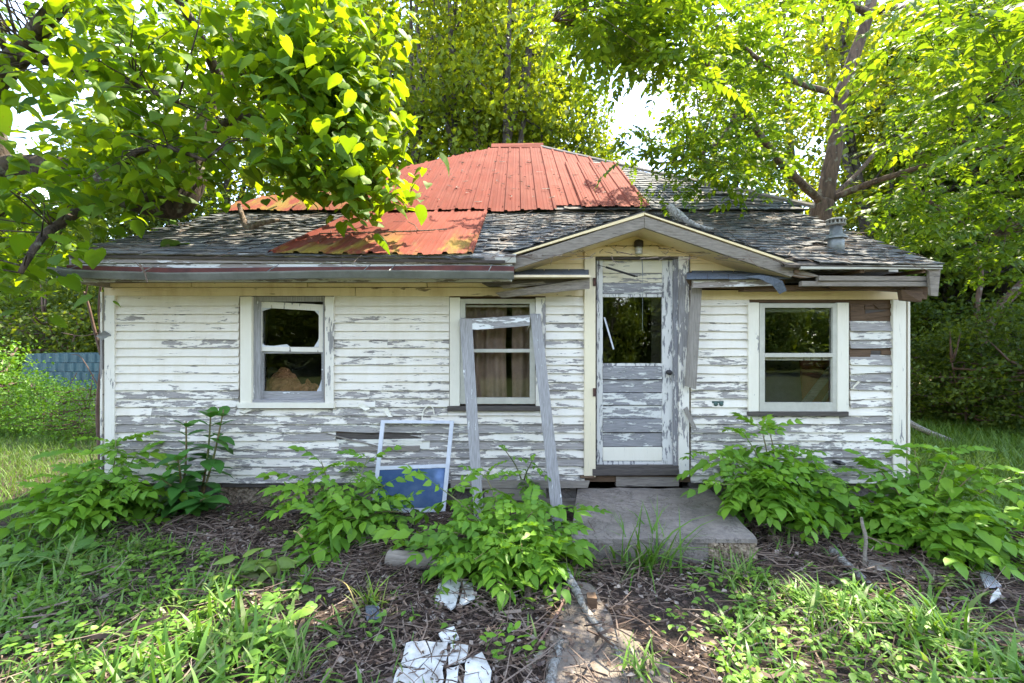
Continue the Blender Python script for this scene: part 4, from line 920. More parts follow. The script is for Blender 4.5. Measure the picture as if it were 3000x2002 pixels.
def flat_poly(name, pix, mat, th, label, cat_, lift=.01, kind=None):
    pts = [G(a, b) for a, b in jag(pix, 7)]; V = [(x, y, z+lift) for x, y, z in pts]; n = len(V); m = MB()
    m.add(V+[(x, y, z-th) for x, y, z in V], [tuple(range(n))[::-1]]+[tuple(range(n, 2*n))]+[(i, (i+1) % n, n+(i+1) % n, n+i) for i in range(n)])
    o = m.build(name, mat, None, bevel=.006 if th > .03 else 0); tag(o, label, cat_, kind=kind); return o
flat_poly('path', [(1660, 1700), (1730, 1730), (1770, 1800), (1800, 1860), (1850, 1870), (1890, 1930), (1960, 1960), (1990, 2080), (1590, 2080), (1610, 1880), (1650, 1840), (1640, 1760)], M['path'], .08, 'broken concrete garden path leading from the step', None, .022, 'structure')
def leaning_frame():
    t = thing('leaning_door_frame', 'weathered grey wooden door frame leaning against the middle window', 'wooden frame', G(1520, 1535))
    m = MB(); m.slab([P(1346, 935, 4.58), P(1390, 1536, 4.22), P(1418, 1538, 4.22), P(1382, 935, 4.58)], (0, .03, .01)); m.build('post', M['grey_v'], t, bevel=.003)
    m = MB(); m.slab([P(1553, 922, 4.60), P(1618, 1530, 4.24), P(1654, 1532, 4.24), P(1584, 922, 4.60)], (0, .03, .01)); m.build('post', M['grey_v'], t, bevel=.003)
    m = MB(); m.slab([P(1383, 935, 4.579), P(1383, 968, 4.567), P(1552, 955, 4.583), P(1552, 925, 4.595)], (0, .025, .008)); m.build('top_rail', M['grey_h'], t, bevel=.003)
leaning_frame()
def storm_window():
    t = thing('storm_window', 'white aluminium storm window leaning on the wall, lower pane coloured like reflected sky', 'storm window', G(1200, 1500))
    A, B, C_, D_ = (Vector(P(1116, 1231, 4.62)), Vector(P(1330, 1233, 4.62)), Vector(P(1304, 1500, 4.40)), Vector(P(1086, 1506, 4.40)))
    nrm = (B-A).cross(D_-A).normalized(); nrm = nrm if nrm.y < 0 else -nrm
    def q(u, v): return (A*(1-u)+B*u)*(1-v)+(D_*(1-u)+C_*u)*v
    def bar(m, u0, v0, u1, v1, th=.022): m.slab([q(u0, v0), q(u0, v1), q(u1, v1), q(u1, v0)], -nrm*th)
    m = MB(); bar(m, 0, 0, .055, 1); bar(m, .945, 0, 1, 1); bar(m, .055, 0, .945, .035); bar(m, .055, .955, .945, 1); m.build('frame', M['white_alu'], t, bevel=.002)
    m = MB(); m.slab([q(.055, .505), q(.055, .545), q(.945, .525), q(.945, .485)], -nrm*.02); m.build('middle_rail', M['white_alu'], t, bevel=.002)
    m = MB(); m.slab([q(.055, .545)-nrm*.008, q(.055, .955)-nrm*.008, q(.945, .955)-nrm*.008, q(.945, .53)-nrm*.008], -nrm*.004); m.build('pane', M['sky_glass'], t)
storm_window()
def loose_log(name, a, b, r, mat, label, cat_, k=10, wob=.08, curve=.0, n=7, dz=0.):
    a, b = Vector(a), Vector(b); sd_ = (b-a).cross(Vector((0, 0, 1))).normalized(); pts = []; rr = []
    r0, r1 = r if hasattr(r, '__len__') else (r, r)
    for i in range(n):
        t = i/(n-1); p = a.lerp(b, t)+sd_*curve*math.sin(math.pi*t)+Vector((0, 0, (r0*(1-t)+r1*t)*.8)); p += sd_*random.uniform(-1, 1)*r0*.25; pts.append(p); rr.append(r0*(1-t)+r1*t)
    m = MB(); m.tube(pts, rr, k, wob); o = m.build(name, mat, None, smooth=True); tag(o, label, cat_); return o
loose_log('weathered_log', G(1136, 1665), G(1345, 1668), (.066, .06), M['rake'], 'short weathered barkless log lying in front of the bush', 'log', 12, .04)
loose_log('fallen_branch', G(1650, 1700, .06), G(1835, 1955), (.032, .012), M['lichen'], 'barky fallen branch lying across the concrete path', 'branch', 8, .12, .03)
loose_log('fallen_branch', G(1545, 1990), G(1625, 1830, .02), (.020, .010), M['stick'], 'thin reddish stick left of the path', 'stick', 6, .1, .02)
loose_log('fallen_branch', G(1600, 2060), G(1640, 1890), (.026, .022), M['lichen'], 'pale lichen covered stick at the path edge', 'stick', 7, .12)
loose_log('fallen_branch', G(2440, 1632), G(2560, 1722), (.034, .024), M['lichen'], 'lichen covered broken branch right of the step', 'branch', 8, .12)
loose_log('fallen_branch', G(1530, 1960), G(1690, 1690, .05), (.008, .012), M['sapling'], 'slender leaning twig under the central seedling', 'stick', 5, .1, .04)
loose_log('fallen_branch', G(1800, 1650), G(2140, 1700), (.010, .007), M['stick'], 'long thin stick along the foot of the step', 'stick', 5, .1, -.06)
loose_log('fallen_branch', G(2530, 1672, 0), tuple(Vector(G(2530, 1672))+Vector((.02, .05, .36))), (.016, .010), M['rake'], 'forked grey stick standing in the litter', 'stick', 6, .1, .02)
loose_log('fallen_branch', G(1545, 1760, .0), G(1560, 1640, .10), (.024, .02), M['stick'], 'short bark covered stump stick under the central seedling', 'stick', 7, .15)
loose_log('fallen_branch', G(905, 1995), G(960, 1930), (.012, .014), M['lichen'], 'short pale stick in the litter left of the white panels', 'stick', 6, .1)
loose_log('fallen_branch', (X(2640, 8.3), 8.3, .28), (X(2790, 7.4), 7.4, .05), (.06, .04), M['lichen'], 'fallen log in the grass beyond the right wall', 'log', 8, .1, .1)
def plank(pix, th, mat, label, name='loose_board', lift=.02):
    pts = [Vector(G(a, b, lift)) for a, b in pix]; m = MB(); m.slab(pts, (0, 0, -th)); o = m.build(name, mat, None, bevel=.002); tag(o, label, 'board'); return o
plank([(2530, 1652), (2545, 1672), (2770, 1712), (2755, 1690)], .03, M['bare'], 'flat grey board lying beside the forked stick')
plank([(2855, 1818), (2870, 1835), (3040, 1885), (3030, 1855)], .03, M['bare'], 'brown board in the litter at the right edge')
plank([(2870, 1850), (2880, 1862), (3060, 1910), (3050, 1890)], .03, M['bare'], 'second board below the brown one at the right edge')
plank([(1330, 1485), (1335, 1508), (1690, 1500), (1700, 1480)], .03, M['bare'], 'grey plank on the ground under the leaning frame', lift=.06)
m = MB(); m.slab([P(1320, 1408, 4.5), P(1320, 1432, 4.5), P(1722, 1430, 4.5), P(1728, 1410, 4.5)], (0, .02, 0)); m.slab([P(1420, 1432, 4.51), P(1420, 1470, 4.5), P(1600, 1464, 4.5), P(1600, 1432, 4.5)], (0, .02, 0)); o = m.build('loose_board', M['bare'], None); tag(o, 'split grey siding board propped along the wall foot', 'board')
plank([(830, 1495), (850, 1502), (1010, 1482), (1000, 1472)], .02, M['bare'], 'thin grey board at the wall foot left of the storm window')
plank([(2250, 1500), (2260, 1515), (2470, 1520), (2480, 1506)], .02, M['trim_v'], 'fallen white siding board under the right seedling')
def panel(pix, label, th=.012, lift=.045, ribs=0):
    pix = jag(pix, 3.5, 18); pts = [Vector(G(a, b, lift+random.uniform(0, .004))) for a, b in pix]; n = len(pts); m = MB(); dn = Vector((0, 0, -th))
    m.add(pts+[p+dn for p in pts], [tuple(range(n))[::-1], tuple(range(n, 2*n))]+[(i, (i+1) % n, n+(i+1) % n, n+i) for i in range(n)])
    o = m.build('broken_panel', M['white_sheet'], None); tag(o, label, 'panel'); return o
panel([(1285, 1730), (1330, 1712), (1352, 1716), (1335, 1800), (1320, 1812), (1275, 1775)], 'white panel fragment with rounded edge under the central seedling')
panel([(1356, 1716), (1385, 1722), (1392, 1775), (1345, 1800)], 'narrow white panel fragment beside the rounded one')
panel([(1190, 1903), (1245, 1898), (1262, 1940), (1225, 1975), (1172, 1962)], 'cracked white panel piece, upper left of the bottom group', .006)
panel([(1252, 1900), (1312, 1906), (1306, 1968), (1268, 1950)], 'square white panel piece, top of the bottom group', .006)
panel([(1168, 1968), (1228, 1980), (1262, 1946), (1300, 1975), (1294, 2080), (1125, 2080)], 'largest white panel piece at the bottom edge', .006)
panel([(1320, 1915), (1372, 1925), (1362, 1972), (1314, 1982)], 'ribbed white panel piece right of the square one', .006)
panel([(1368, 1965), (1412, 1945), (1440, 2000), (1425, 2080), (1350, 2080)], 'white panel piece at the right of the bottom group', .006)
panel([(1308, 1990), (1345, 1984), (1338, 2080), (1302, 2080)], 'narrow white panel strip between the bottom pieces', .006)
panel([(1285, 1880), (1330, 1860), (1345, 1895), (1300, 1905)], 'small white shard above the cracked panel')
panel([(2905, 1772), (2925, 1752), (2935, 1775), (2900, 1790)], 'small bluish white plastic scrap in the right litter')
o = panel([(1070, 1785), (1110, 1790), (1112, 1825), (1075, 1830)], 'grey slate tile piece in the litter'); o.data.materials[0] = M['shingle_blue']; o['category'] = 'tile'
def louvre():
    t = thing('vent_louvre', 'white slatted vent cover lying in the litter by the right seedling', 'vent cover', G(2900, 1730))
    A, B, C_, D_ = [Vector(G(a, b, .05)) for a, b in ((2868, 1696), (2900, 1700), (2935, 1745), (2886, 1748))]
    m = MB(); m.slab([A, D_, C_, B], (0, 0, -.012)); m.build('back_plate', M['white_alu'], t)
    for i in range(6):
        u = (i+.3)/6.3; a = A.lerp(B, u); d = D_.lerp(C_, u); a2 = A.lerp(B, u+.09); d2 = D_.lerp(C_, u+.09)
        m = MB(); m.slab([a+Vector((0, 0, .012)), d+Vector((0, 0, .012)), d2+Vector((0, 0, .002)), a2+Vector((0, 0, .002))], (0, 0, -.004)); m.build('slat', M['white_alu'], t)
louvre()
def rock(px, py, r, label, mat='concrete', sd__=1):
    V, Fc = rock_t(sd__, 10, 8); V = V*np.array([r, r*.8, r*.6])+np.array(G(px, py, r*.3)); o = np_obj('rock', V, Fc, M[mat]); tag(o, label, 'rock')
rock(2510, 1590, .085, 'rounded grey rock at the foot of the right seedling', 'concrete', 5)
rock(2000+270, 1590, .05, 'small tan stone by the step corner', 'stone', 6)
m = MB(); bp = Vector(G(1735, 1808)); m.box(bp.x-.03, bp.x+.03, bp.y, bp.y+.05, 0, .12, .006); o = m.build('wood_block', M['brownwood'], None); tag(o, 'small upright brown wood block beside the path branch', 'block')
# branch resting on the gable roof
m = MB(); m.tube(smooth_path([P(1958, 602, 4.62), P(1990, 632, 4.6), P(2020, 652, 4.55), P(2060, 668, 4.5), (X(2090, 4.45), 4.45, 2.80)]), lerp_list([.035, .045, .03, .02, .012], 17), 8, .15); o = m.build('roof_branch', M['lichen'], None, smooth=True); tag(o, 'rotten broken branch resting on the small door gable', 'branch')
m = MB(); m.tube(smooth_path([P(700, 600, 5.0), P(712, 640, 4.9), P(725, 665, 4.85), P(765, 655, 4.95), P(820, 645, 5.1)]), lerp_list([.02, .03, .035, .03, .015], 17), 8, .12); o = m.build('roof_branch', M['stick'], None, smooth=True); tag(o, 'pale broken limb lying on the left shingles under the tree', 'branch')
m = MB(); m.tube(smooth_path([P(935, 685, 4.95), P(1080, 681, 4.98), P(1200, 678, 5.0), P(1310, 672, 5.1)]), .007, 5, .2)
m.tube([P(1225, 676, 5.0), P(1215, 660, 5.1), P(1195, 650, 5.2)], .005, 5); m.tube([P(1000, 683, 4.95), P(960, 700, 4.8)], .004, 5); o = m.build('roof_twig', M['stick'], None); tag(o, 'long dark twig lying across the lower red sheets', 'twig')
m = MB(); m.tube([P(290, 775, 4.0)[:1]+(4.03,)+(Z(771, 4.03),), P(410, 775, 4.03), P(425, 800, 4.02), P(432, 828, 4.02)][1:], [.007, .009, .005], 5, .1); m.tube([P(395, 768, 4.1), P(425, 795, 4.02), P(450, 782, 4.05)], [.004, .006, .004], 5); o = m.build('gutter_twig', M['stick'], None); tag(o, 'forked dead twig hanging over the gutter', 'twig')
# litter on the roofs
def roof_litter():
    rg = np.random.default_rng(21); n = 1500; u = rg.random(n); v = rg.random(n)**1.2
    pos = np.array([tuple(lowroof(a, b, .03)) for a, b in zip(u, v)]); az = rg.uniform(0, 6.28, n)
    d = np.stack([np.cos(az), np.sin(az), .45*np.sin(az)+rg.normal(0, .08, n)], 1); s = np.stack([rg.uniform(.002, .005, n), rg.uniform(.05, .32, n), rg.uniform(.002, .005, n)], 1)
    keep = (pos[:, 0] > -.35) | (rg.random(n) < .25); A = scatter(STICK, pos[keep], d[keep], np.tile((0, 0, 1.), (keep.sum(), 1)), s[keep])
    n = 150; x = rg.uniform(-3.5, 1.7, n); y = rg.uniform(6.45, 9.6, n); ok = y < np.array([hip_y(a) for a in x])-.2; x, y = x[ok], y[ok]; n = len(x)
    az = rg.uniform(0, 6.28, n); d = np.stack([np.cos(az), np.sin(az), PIT*np.sin(az)], 1)
    B = scatter(STICK, np.stack([x, y, EZ+PIT*(y-EY)+.065], 1), d, np.tile((0, -.5, 1.), (n, 1)), np.stack([rg.uniform(.003, .012, n), rg.uniform(.03, .14, n), rg.uniform(.003, .008, n)], 1))
    V, Fc = cat([A, B]); o = np_obj('roof_litter', V, Fc, M['twigs'], None, smooth=False); tag(o, 'dry twigs and leaf stalks strewn over the roof', None, None, 'stuff')
roof_litter()

# ------------------------------------------------------------------ trees
def branch_tube(mb, pts, r0, r1, k=8, n=4, wob=.05):
    sp = smooth_path(pts, n); mb.tube(sp, lerp_list([r0, r1], len(sp)), k, wob); return sp
def nearest_links(mb, centres, limb_pts, r=.006, mx_=1.6):
    LP = np.array([tuple(p) for p in limb_pts])
    for c in centres:
        d = np.linalg.norm(LP-c, axis=1); i = int(np.argmin(d+.0))
        a = Vector(LP[i]); b = Vector(c); mid = a.lerp(b, .5)+Vector((random.uniform(-.1, .1), random.uniform(-.1, .1), .12*(b-a).length))
        mb.tube([a, mid, b], [r*(1.3+(b-a).length), r*1.2, r*.6], 4)
def poly_points(poly, n, rg, drange, dens=None):
    out = []; xs_ = [p[0] for p in poly]; ys_ = [p[1] for p in poly]
    while len(out) < n:
        px = rg.uniform(min(xs_), max(xs_), 4000); py = rg.uniform(min(ys_), max(ys_), 4000); ok = in_poly(px, py, poly)
        if dens is not None: ok &= rg.random(4000) < dens(px, py)
        for a, b in zip(px[ok], py[ok]):
            out.append(P(a, b, rg.uniform(*drange)))
            if len(out) >= n: break
    return np.array(out)
# the big-leaved tree at the left
def catalpa():
    rg = np.random.default_rng(5); T = thing('catalpa_tree', 'large heart-leaved tree overhanging the left side of the roof', 'tree', (-7.4, 5.8, 0))
    m = MB(); L_ = []
    L_ += branch_tube(m, [(-7.4, 5.8, -.1), (-7.4, 5.7, 1.3), (-7.0, 5.5, 2.6), (-6.0, 5.3, 3.7)], .34, .24, 12)
    a = L_[-1]
    L_ += branch_tube(m, [a, P(180, 500, 5.3), P(330, 555, 5.2), P(440, 600, 5.15), P(530, 600, 5.2), P(585, 500, 5.4)], .17, .11, 10)
    L_ += branch_tube(m, [P(545, 585, 5.25), P(590, 420, 5.5), P(605, 340, 5.6), P(645, 240, 5.8), P(700, 60, 6.2), P(760, -200, 6.6)], .11, .06, 10)
    L_ += branch_tube(m, [P(600, 400, 5.5), P(700, 345, 5.3), P(780, 350, 5.1), P(900, 420, 4.9), P(1000, 520, 4.9)], .05, .02, 7)
    L_ += branch_tube(m, [P(640, 260, 5.8), P(780, 180, 5.4), P(900, 240, 5.1), P(1020, 380, 5.)], .07, .02, 7)
    L_ += branch_tube(m, [P(300, 575, 5.2), P(200, 640, 4.5), P(120, 700, 4.1), P(60, 800, 3.9)], .06, .02, 7)
    L_ += branch_tube(m, [a, P(-50, 300, 5.2), P(60, 160, 5.), P(150, 40, 4.6), P(300, -150, 4.4)], .16, .05, 9)
    L_ += branch_tube(m, [P(60, 160, 5.), P(200, 195, 4.6), P(350, 230, 4.3), P(520, 300, 4.1)], .06, .015, 7)
    L_ += branch_tube(m, [P(330, 585, 5.2), P(360, 480, 4.6), P(460, 430, 4.2), P(600, 470, 4.0)], .05, .015, 7)
    L_ += branch_tube(m, [P(645, 240, 5.8), P(560, 60, 5.2), P(450, -100, 4.8)], .07, .03, 7)
    polyA = [(-500, -500), (880, -500), (935, -60), (975, 90), (1000, 200), (1075, 300), (1120, 420), (1125, 500), (1150, 560), (1100, 590), (1000, 565), (930, 540), (850, 545), (740, 530), (690, 560), (600, 560), (560, 590), (470, 560), (330, 590), (250, 690), (200, 780), (100, 800), (0, 810), (-500, 900)]
    def dens(px, py):
        d = np.where((px > 0) & (px < 640), .9, 1.); d[px > 640] = .55; d[(px < 190) & (py > 40) & (py < 470)] = .16; d[(px > 180) & (px < 300) & (py < 500) & (py > 330)] = .35
        d[(py < -50)] = .12; d[px < -60] = .35; d[(px > 620) & (px < 740) & (py > 430) & (py < 560)] = .5; return d
    C = poly_points(polyA, 350, rg, (3.7, 6.3), dens)
    C2 = poly_points([(650, 40), (960, 60), (1090, 330), (1120, 480), (960, 470), (800, 300)], 90, rg, (4.3, 5.2))
    C3 = poly_points([(890, -60), (1180, -60), (1195, 180), (1150, 210), (1110, 100), (900, 30)], 10, rg, (4.6, 5.4))
    C4 = poly_points([(260, 400), (700, 400), (1100, 440), (1160, 555), (1000, 560), (740, 520), (600, 550), (450, 560), (300, 600)], 45, rg, (4.2, 5.0))
    C5 = poly_points([(850, -60), (960, 20), (1060, 240), (1110, 400), (950, 300), (860, 150)], 34, rg, (4.2, 5.))
    C6 = poly_points([(960, 470), (1120, 480), (1185, 590), (1090, 618), (960, 590)], 14, rg, (4.1, 4.7))
    C = np.concatenate([C, C2, C3, C4, C5, C6])
    # keep the crown off the roof plane
    def roof_h(x, y): return np.where(y < 4.2, 0, np.where(y < 6.5, 2.55+.45*(y-4.2), 3.6+.66*(y-6.44)))
    C = C[(C[:, 2] > roof_h(C[:, 0], C[:, 1])+.25) | (C[:, 0] < -4.45)]
    nearest_links(m, C[rg.random(len(C)) < .9], L_, .004)
    m.build('trunk', M['bark_dark'], T, smooth=True)
    n = 13; pos = np.repeat(C, n, 0)+rg.normal(0, 1, (len(C)*n, 3))*np.array([.22, .22, .13])
    pos = pos[(pos[:, 2] > roof_h(pos[:, 0], pos[:, 1])+.05) | (pos[:, 0] < -4.4)]
    pos = pos[pos[:, 1] > 2.8]
    N = len(pos); az = rg.uniform(0, 2*math.pi, N); dr = rg.uniform(.05, .85, N)
    d = np.stack([np.cos(az), np.sin(az), -dr], 1); up = np.stack([rg.normal(.1, .33, N), rg.normal(-.25, .33, N), np.ones(N)], 1)
    sc_ = .07+.125*rg.random(N)**1.2
    tm = [np_mesh('leaf', H[0], H[1], M['catalpa']) for H in (HEART, HEART2, HEART3)]
    split_leaves(T, [HEART, HEART2, HEART3], tm, pos, d, up, sc_, M['catalpa'])
catalpa()
FR = [frond(6, .30, .25, .082, .2, 1), frond(7, .5, .22, .072, .2, 2), frond(5, .2, .27, .090, .24, 3), frond(6, .65, .24, .076, .24, 4), frond(4, .4, .30, .095, .22, 5)]
FR_BIG = FR
WF = [frond(7, .2, .21, .066, .2, 11), frond(8, .35, .19, .060, .2, 12), frond(6, .1, .23, .072, .22, 13), frond(7, .5, .20, .062, .22, 14)]
def walnut():
    rg = np.random.default_rng(9); T = thing('walnut_tree', 'walnut tree with feathery compound leaves rising behind the right roof', 'tree', (5.05, 7.6, 0))
    m = MB(); L_ = []; D = 7.5
    L_ += branch_tube(m, [(5.05, 7.6, -.1), (5.0, 7.55, 2.), P(2400, 665, D), P(2415, 590, D)], .19, .15, 12)
    L_ += branch_tube(m, [P(2415, 600, D), P(2432, 500, D), P(2452, 400, D), P(2463, 290, D), P(2500, 170, D), P(2545, 40, D), P(2570, -120, D), P(2620, -500, 7.)], .135, .06, 12)
    L_ += branch_tube(m, [P(2415, 600, D), P(2350, 540, 7.2), P(2290, 480, 6.9), P(2230, 400, 6.6), P(2170, 310, 6.4), P(2095, 215, 6.2), P(2000, 100, 6.)], .07, .028, 9)
    L_ += branch_tube(m, [P(2425, 590, D), P(2490, 560, 7.3), P(2570, 530, 7.), P(2640, 508, 6.7), P(2760, 470, 6.3), P(2900, 430, 6.)], .06, .025, 9)
    L_ += branch_tube(m, [P(2462, 280, D), P(2400, 262, 7.2), P(2330, 240, 6.9), P(2230, 180, 6.5), P(2170, 130, 6.2), P(2050, 40, 5.8)], .05, .02, 8)
    L_ += branch_tube(m, [P(2555, 40, D), P(2640, 20, 6.8), P(2760, 60, 5.8), P(2880, 150, 4.8), P(2980, 260, 4.2)], .05, .02, 8)
    L_ += branch_tube(m, [P(2545, 40, D), P(2300, -80, 6.5), P(2000, -100, 5.6), P(1760, -60, 5.), P(1620, 60, 4.6)], .06, .015, 8)
    L_ += branch_tube(m, [P(2170, 310, 6.4), P(2100, 420, 6.2), P(2000, 470, 5.9), P(1900, 480, 5.8)], .03, .01, 7)
    L_ += branch_tube(m, [P(2640, 508, 6.7), P(2760, 620, 6.2), P(2900, 690, 5.8)], .03, .012, 7)
    L_ += branch_tube(m, [P(2425, 590, D), P(2520, 500, 7.8), P(2585, 420, 8.)], .04, .03, 8)
    def gap(px, py):
        d = np.ones(len(px)); d[(px > 1700) & (px < 1990) & (py > 190) & (py < 500)] = .16; d[(px < 1800) & (py > 260)] *= .3
        d[(px > 2560) & (px < 2700) & (py > 400) & (py < 520)] = .25; d[py < -60] = .07; d[px > 3060] = .2; d[(px > 2370) & (px < 2530) & (py > 150) & (py < 600)] *= .35; return d
    C = poly_points([(1560, -400), (3600, -400), (3600, 640), (2900, 680), (2600, 640), (2480, 600), (2330, 590), (2150, 560), (1990, 500), (1900, 470), (1800, 330), (1720, 220), (1580, 60)], 210, rg, (5.0, 8.3), gap)
    Cn = poly_points([(1590, -120), (2100, -120), (2050, 90), (1900, 240), (1780, 150), (1640, 90)], 34, rg, (3.6, 5.))
    Cr = poly_points([(2350, -80), (3200, -80), (3200, 420), (2800, 340), (2560, 160)], 34, rg, (3.0, 4.6))
    Ch = poly_points([(1840, 360), (2060, 380), (2080, 560), (1900, 620), (1850, 560)], 8, rg, (5.0, 6.0))
    Cl = poly_points([(2500, 560), (3300, 560), (3300, 760), (2850, 760), (2620, 660)], 40, rg, (5.2, 7.))
    C = np.concatenate([C, Cn, Cr, Ch, Cl])
    C = C[~((C[:, 0] < 4.3) & (C[:, 1] > 4) & (C[:, 2] < np.where(C[:, 1] < 6.5, 2.75+.48*(C[:, 1]-4.2), 3.8+.66*(C[:, 1]-6.44))))]
    cx_ = C[:, 0]/C[:, 1]*F+CX; cy_ = CY-(C[:, 2]-EYE)/C[:, 1]*F
    tx_ = np.interp(cy_, [-100, 40, 170, 290, 400, 500, 660], [2565, 2545, 2500, 2463, 2452, 2432, 2400])
    C = C[~((np.abs(cx_-tx_) < 130) & (C[:, 1] < 8.) & (cy_ > -60) & (rg.random(len(C)) < .9))]
    nearest_links(m, C[rg.random(len(C)) < .8], L_, .0035)
    m.build('trunk', M['bark'], T, smooth=True)
    n = 8; pos = np.repeat(C, n, 0)+rg.normal(0, .13, (len(C)*n, 3)); N = len(pos); az = rg.uniform(0, 2*math.pi, N)
    d = np.stack([np.cos(az), np.sin(az), rg.uniform(-.5, .3, N)], 1); up = np.stack([rg.normal(0, .3, N), rg.normal(-.2, .3, N), np.ones(N)], 1); sc_ = rg.uniform(.28, .5, N)
    tm = [np_mesh('leaf', H[0], H[1], M['walnut']) for H in WF]
    ok = ~((pos[:, 0] < 4.3) & (pos[:, 1] > 4) & (pos[:, 2] < np.where(pos[:, 1] < 6.5, 2.8+.48*(pos[:, 1]-4.2), 3.85+.66*(pos[:, 1]-6.44))))
    split_leaves(T, WF, tm, pos[ok], d[ok], up[ok], sc_[ok], M['walnut'])
walnut()
# far trees: four crowns, copied
def far_crown(seed, H, R_, nl, z0, ls, mat, ncl=90):
    rg = np.random.default_rng(seed); c = []
    while len(c) < ncl:
        z = rg.uniform(0, 1); r = R_*(.35+.65*math.sin(math.pi*min(1, .12+z*.88))**.8)*math.sqrt(rg.uniform(.05, 1)); a = rg.uniform(0, 6.283)
        c.append((r*math.cos(a), r*math.sin(a), z0+z*(H-z0)))
    c = np.array(c); w_ = rg.uniform(.5, 1.3, ncl); idx = rg.choice(ncl, nl, p=w_/w_.sum())
    pos = c[idx]+rg.normal(0, 1, (nl, 3))*np.array([.62, .62, .36])*(R_/3.6); d = rg.normal(0, 1, (nl, 3)); d[:, 2] -= .4; up = np.stack([rg.normal(0, .5, nl), rg.normal(0, .5, nl), np.ones(nl)], 1)
    V, Fc = scatter(SMALL, pos, d, up, rg.uniform(.6, 1.25, nl)*ls); return np_mesh('crown', V, Fc, mat, False), c
def far_trunk(seed, H, R_, c, mat, r0=.2, lean=0., forks=2):
    rg = random.Random(seed); m = MB(); main = [(0, 0, -.2), (lean*.3+rg.uniform(-.2, .2), 0, H*.3), (lean*.6+rg.uniform(-.4, .4), rg.uniform(-.3, .3), H*.6), (lean, 0, H*.92)]
    sp = branch_tube(m, main, r0, .03, 8, 4); L_ = list(sp)
    for f in range(forks):
        i = len(sp)//4+f*2; a = sp[min(i, len(sp)-1)]; ang = rg.uniform(0, 6.28); L_ += branch_tube(m, [a, a+Vector((math.cos(ang)*R_*.3, math.sin(ang)*R_*.3, H*.2)), a+Vector((math.cos(ang)*R_*.5, math.sin(ang)*R_*.5, H*.5))], r0*.55, .02, 6, 3)
    cc = [q for q in c if rg.random() < .45]; LP = np.array([tuple(p) for p in L_])
    for q in cc:
        below = LP[LP[:, 2] < q[2]]; 
        if not len(below): continue
        a = below[np.argmin(np.linalg.norm((below-q)*np.array([1, 1, .7]), axis=1))]; a = Vector(a); b = Vector(q)
        m.tube([a, a.lerp(b, .5)+Vector((0, 0, -.1)), b], [.045, .03, .012], 4)
    V = np.array(m.v); me = bpy.data.meshes.new('trunk'); me.from_pydata(m.v, [], m.f); me.materials.append(mat); me.polygons.foreach_set('use_smooth', [True]*len(me.polygons)); return me
VAR = []
for sd__, H, R_, nl, z0, mat, lean in ((1, 16, 3.4, 10500, 3.2, 'far_leaf', .5), (2, 18, 3.8, 11500, 4., 'far_leaf', -.6), (3, 13, 3.6, 15000, 2.0, 'far_leaf2', .3), (4, 10, 3.0, 13000, .8, 'far_leaf2', 1.)):
    cm, c = far_crown(sd__, H, R_, nl, z0, .25, M[mat]); tm_ = far_trunk(sd__, H, R_, c, M['bark_far'], .33, lean); VAR.append((cm, tm_))
cm, c = far_crown(7, 3.4, 1.7, 4600, .1, .13, M['far_leaf2'], 70); VAR.append((cm, far_trunk(7, 2.4, 1.4, c, M['sapling'], .03, .1)))
cm, c = far_crown(8, 15, 2.6, 5200, 4.5, .2, M['far_leaf'], 60); VAR.append((cm, far_trunk(8, 15, 2.4, c, M['bark_far'], .27, .6, 3)))
cm, c = far_crown(9, 2.2, 1.7, 3600, .05, .10, M['bush'], 80); VAR.append((cm, far_trunk(9, 2.2, 1.5, c, M['sapling'], .025, .1, 4)))  # brush crown takes the brighter seedling leaf: sunlight put into its colour
def far_tree(v, px, D, sc_, rot, label, group, cat_='tree', name='tall_tree'):
    x = X(px, D) if not isinstance(px, tuple) else px[0]
    y = D; r = thing(name, label, cat_, (x, y, 0), group); B = Matrix.Translation((x, y, 0)) @ Matrix.Rotation(rot, 4, 'Z') @ Matrix.Scale(sc_, 4)
    link(bpy.data.objects.new('trunk', VAR[v][1]), r, B); link(bpy.data.objects.new('crown', VAR[v][0]), r, B); return r
gB = 'trees standing behind the house'
far_tree(5, 1480, 14.8, 1.0, 5.1, 'slim dark trunked tree rising just behind the ridge cap', gB)
far_tree(5, 1160, 14.9, 1.0, .4, 'tree with dark forked trunk at the left end of the red roof slope', gB)
far_tree(0, 1010, 20, 1.05, 1., 'bushy tree left of the forked one, partly behind the big leaves', gB)
far_tree(1, 1250, 19, 1.0, 2., 'shaded tree above the left red roof slope', gB)
far_tree(5, 1390, 15.2, 1.05, 3., 'tall tree with dark leaning trunk just left of the ridge cap', gB)
far_tree(1, 1420, 24, 1.1, 4.2, 'tall slender crowned tree far behind the ridge cap', gB)
far_tree(0, 1500, 17, .92, 4., 'yellow green tree directly behind the red ridge cap', gB)
far_tree(0, 1745, 19, .60, 2.9, 'small pale tree at the edge of the sky gap', gB)
far_tree(0, 1640, 17, .70, 2.5, 'lower tree with pale tips right of the ridge cap', gB)
far_tree(0, 2130, 17, .80, .2, 'bright tree left of the walnut trunk behind the shingles', gB)
far_tree(1, 2330, 19, .95, 5., 'tall tree directly behind the walnut trunk', gB)
far_tree(5, 2560, 11.5, .85, 2.2, 'dark trunked tree right of the walnut behind the vent pipe', gB)
far_tree(0, 2620, 20, 1.0, 1.4, 'broad tree beyond the vent pipe on the right', gB)
far_tree(0, 1330, 21, .95, 1.7, 'yellow green tree filling the gap left of the ridge cap', gB)
far_tree(2, 1560, 22, .95, .7, 'dark tree standing far behind the right end of the ridge cap', gB)
gR = 'trees in the right hand woods'
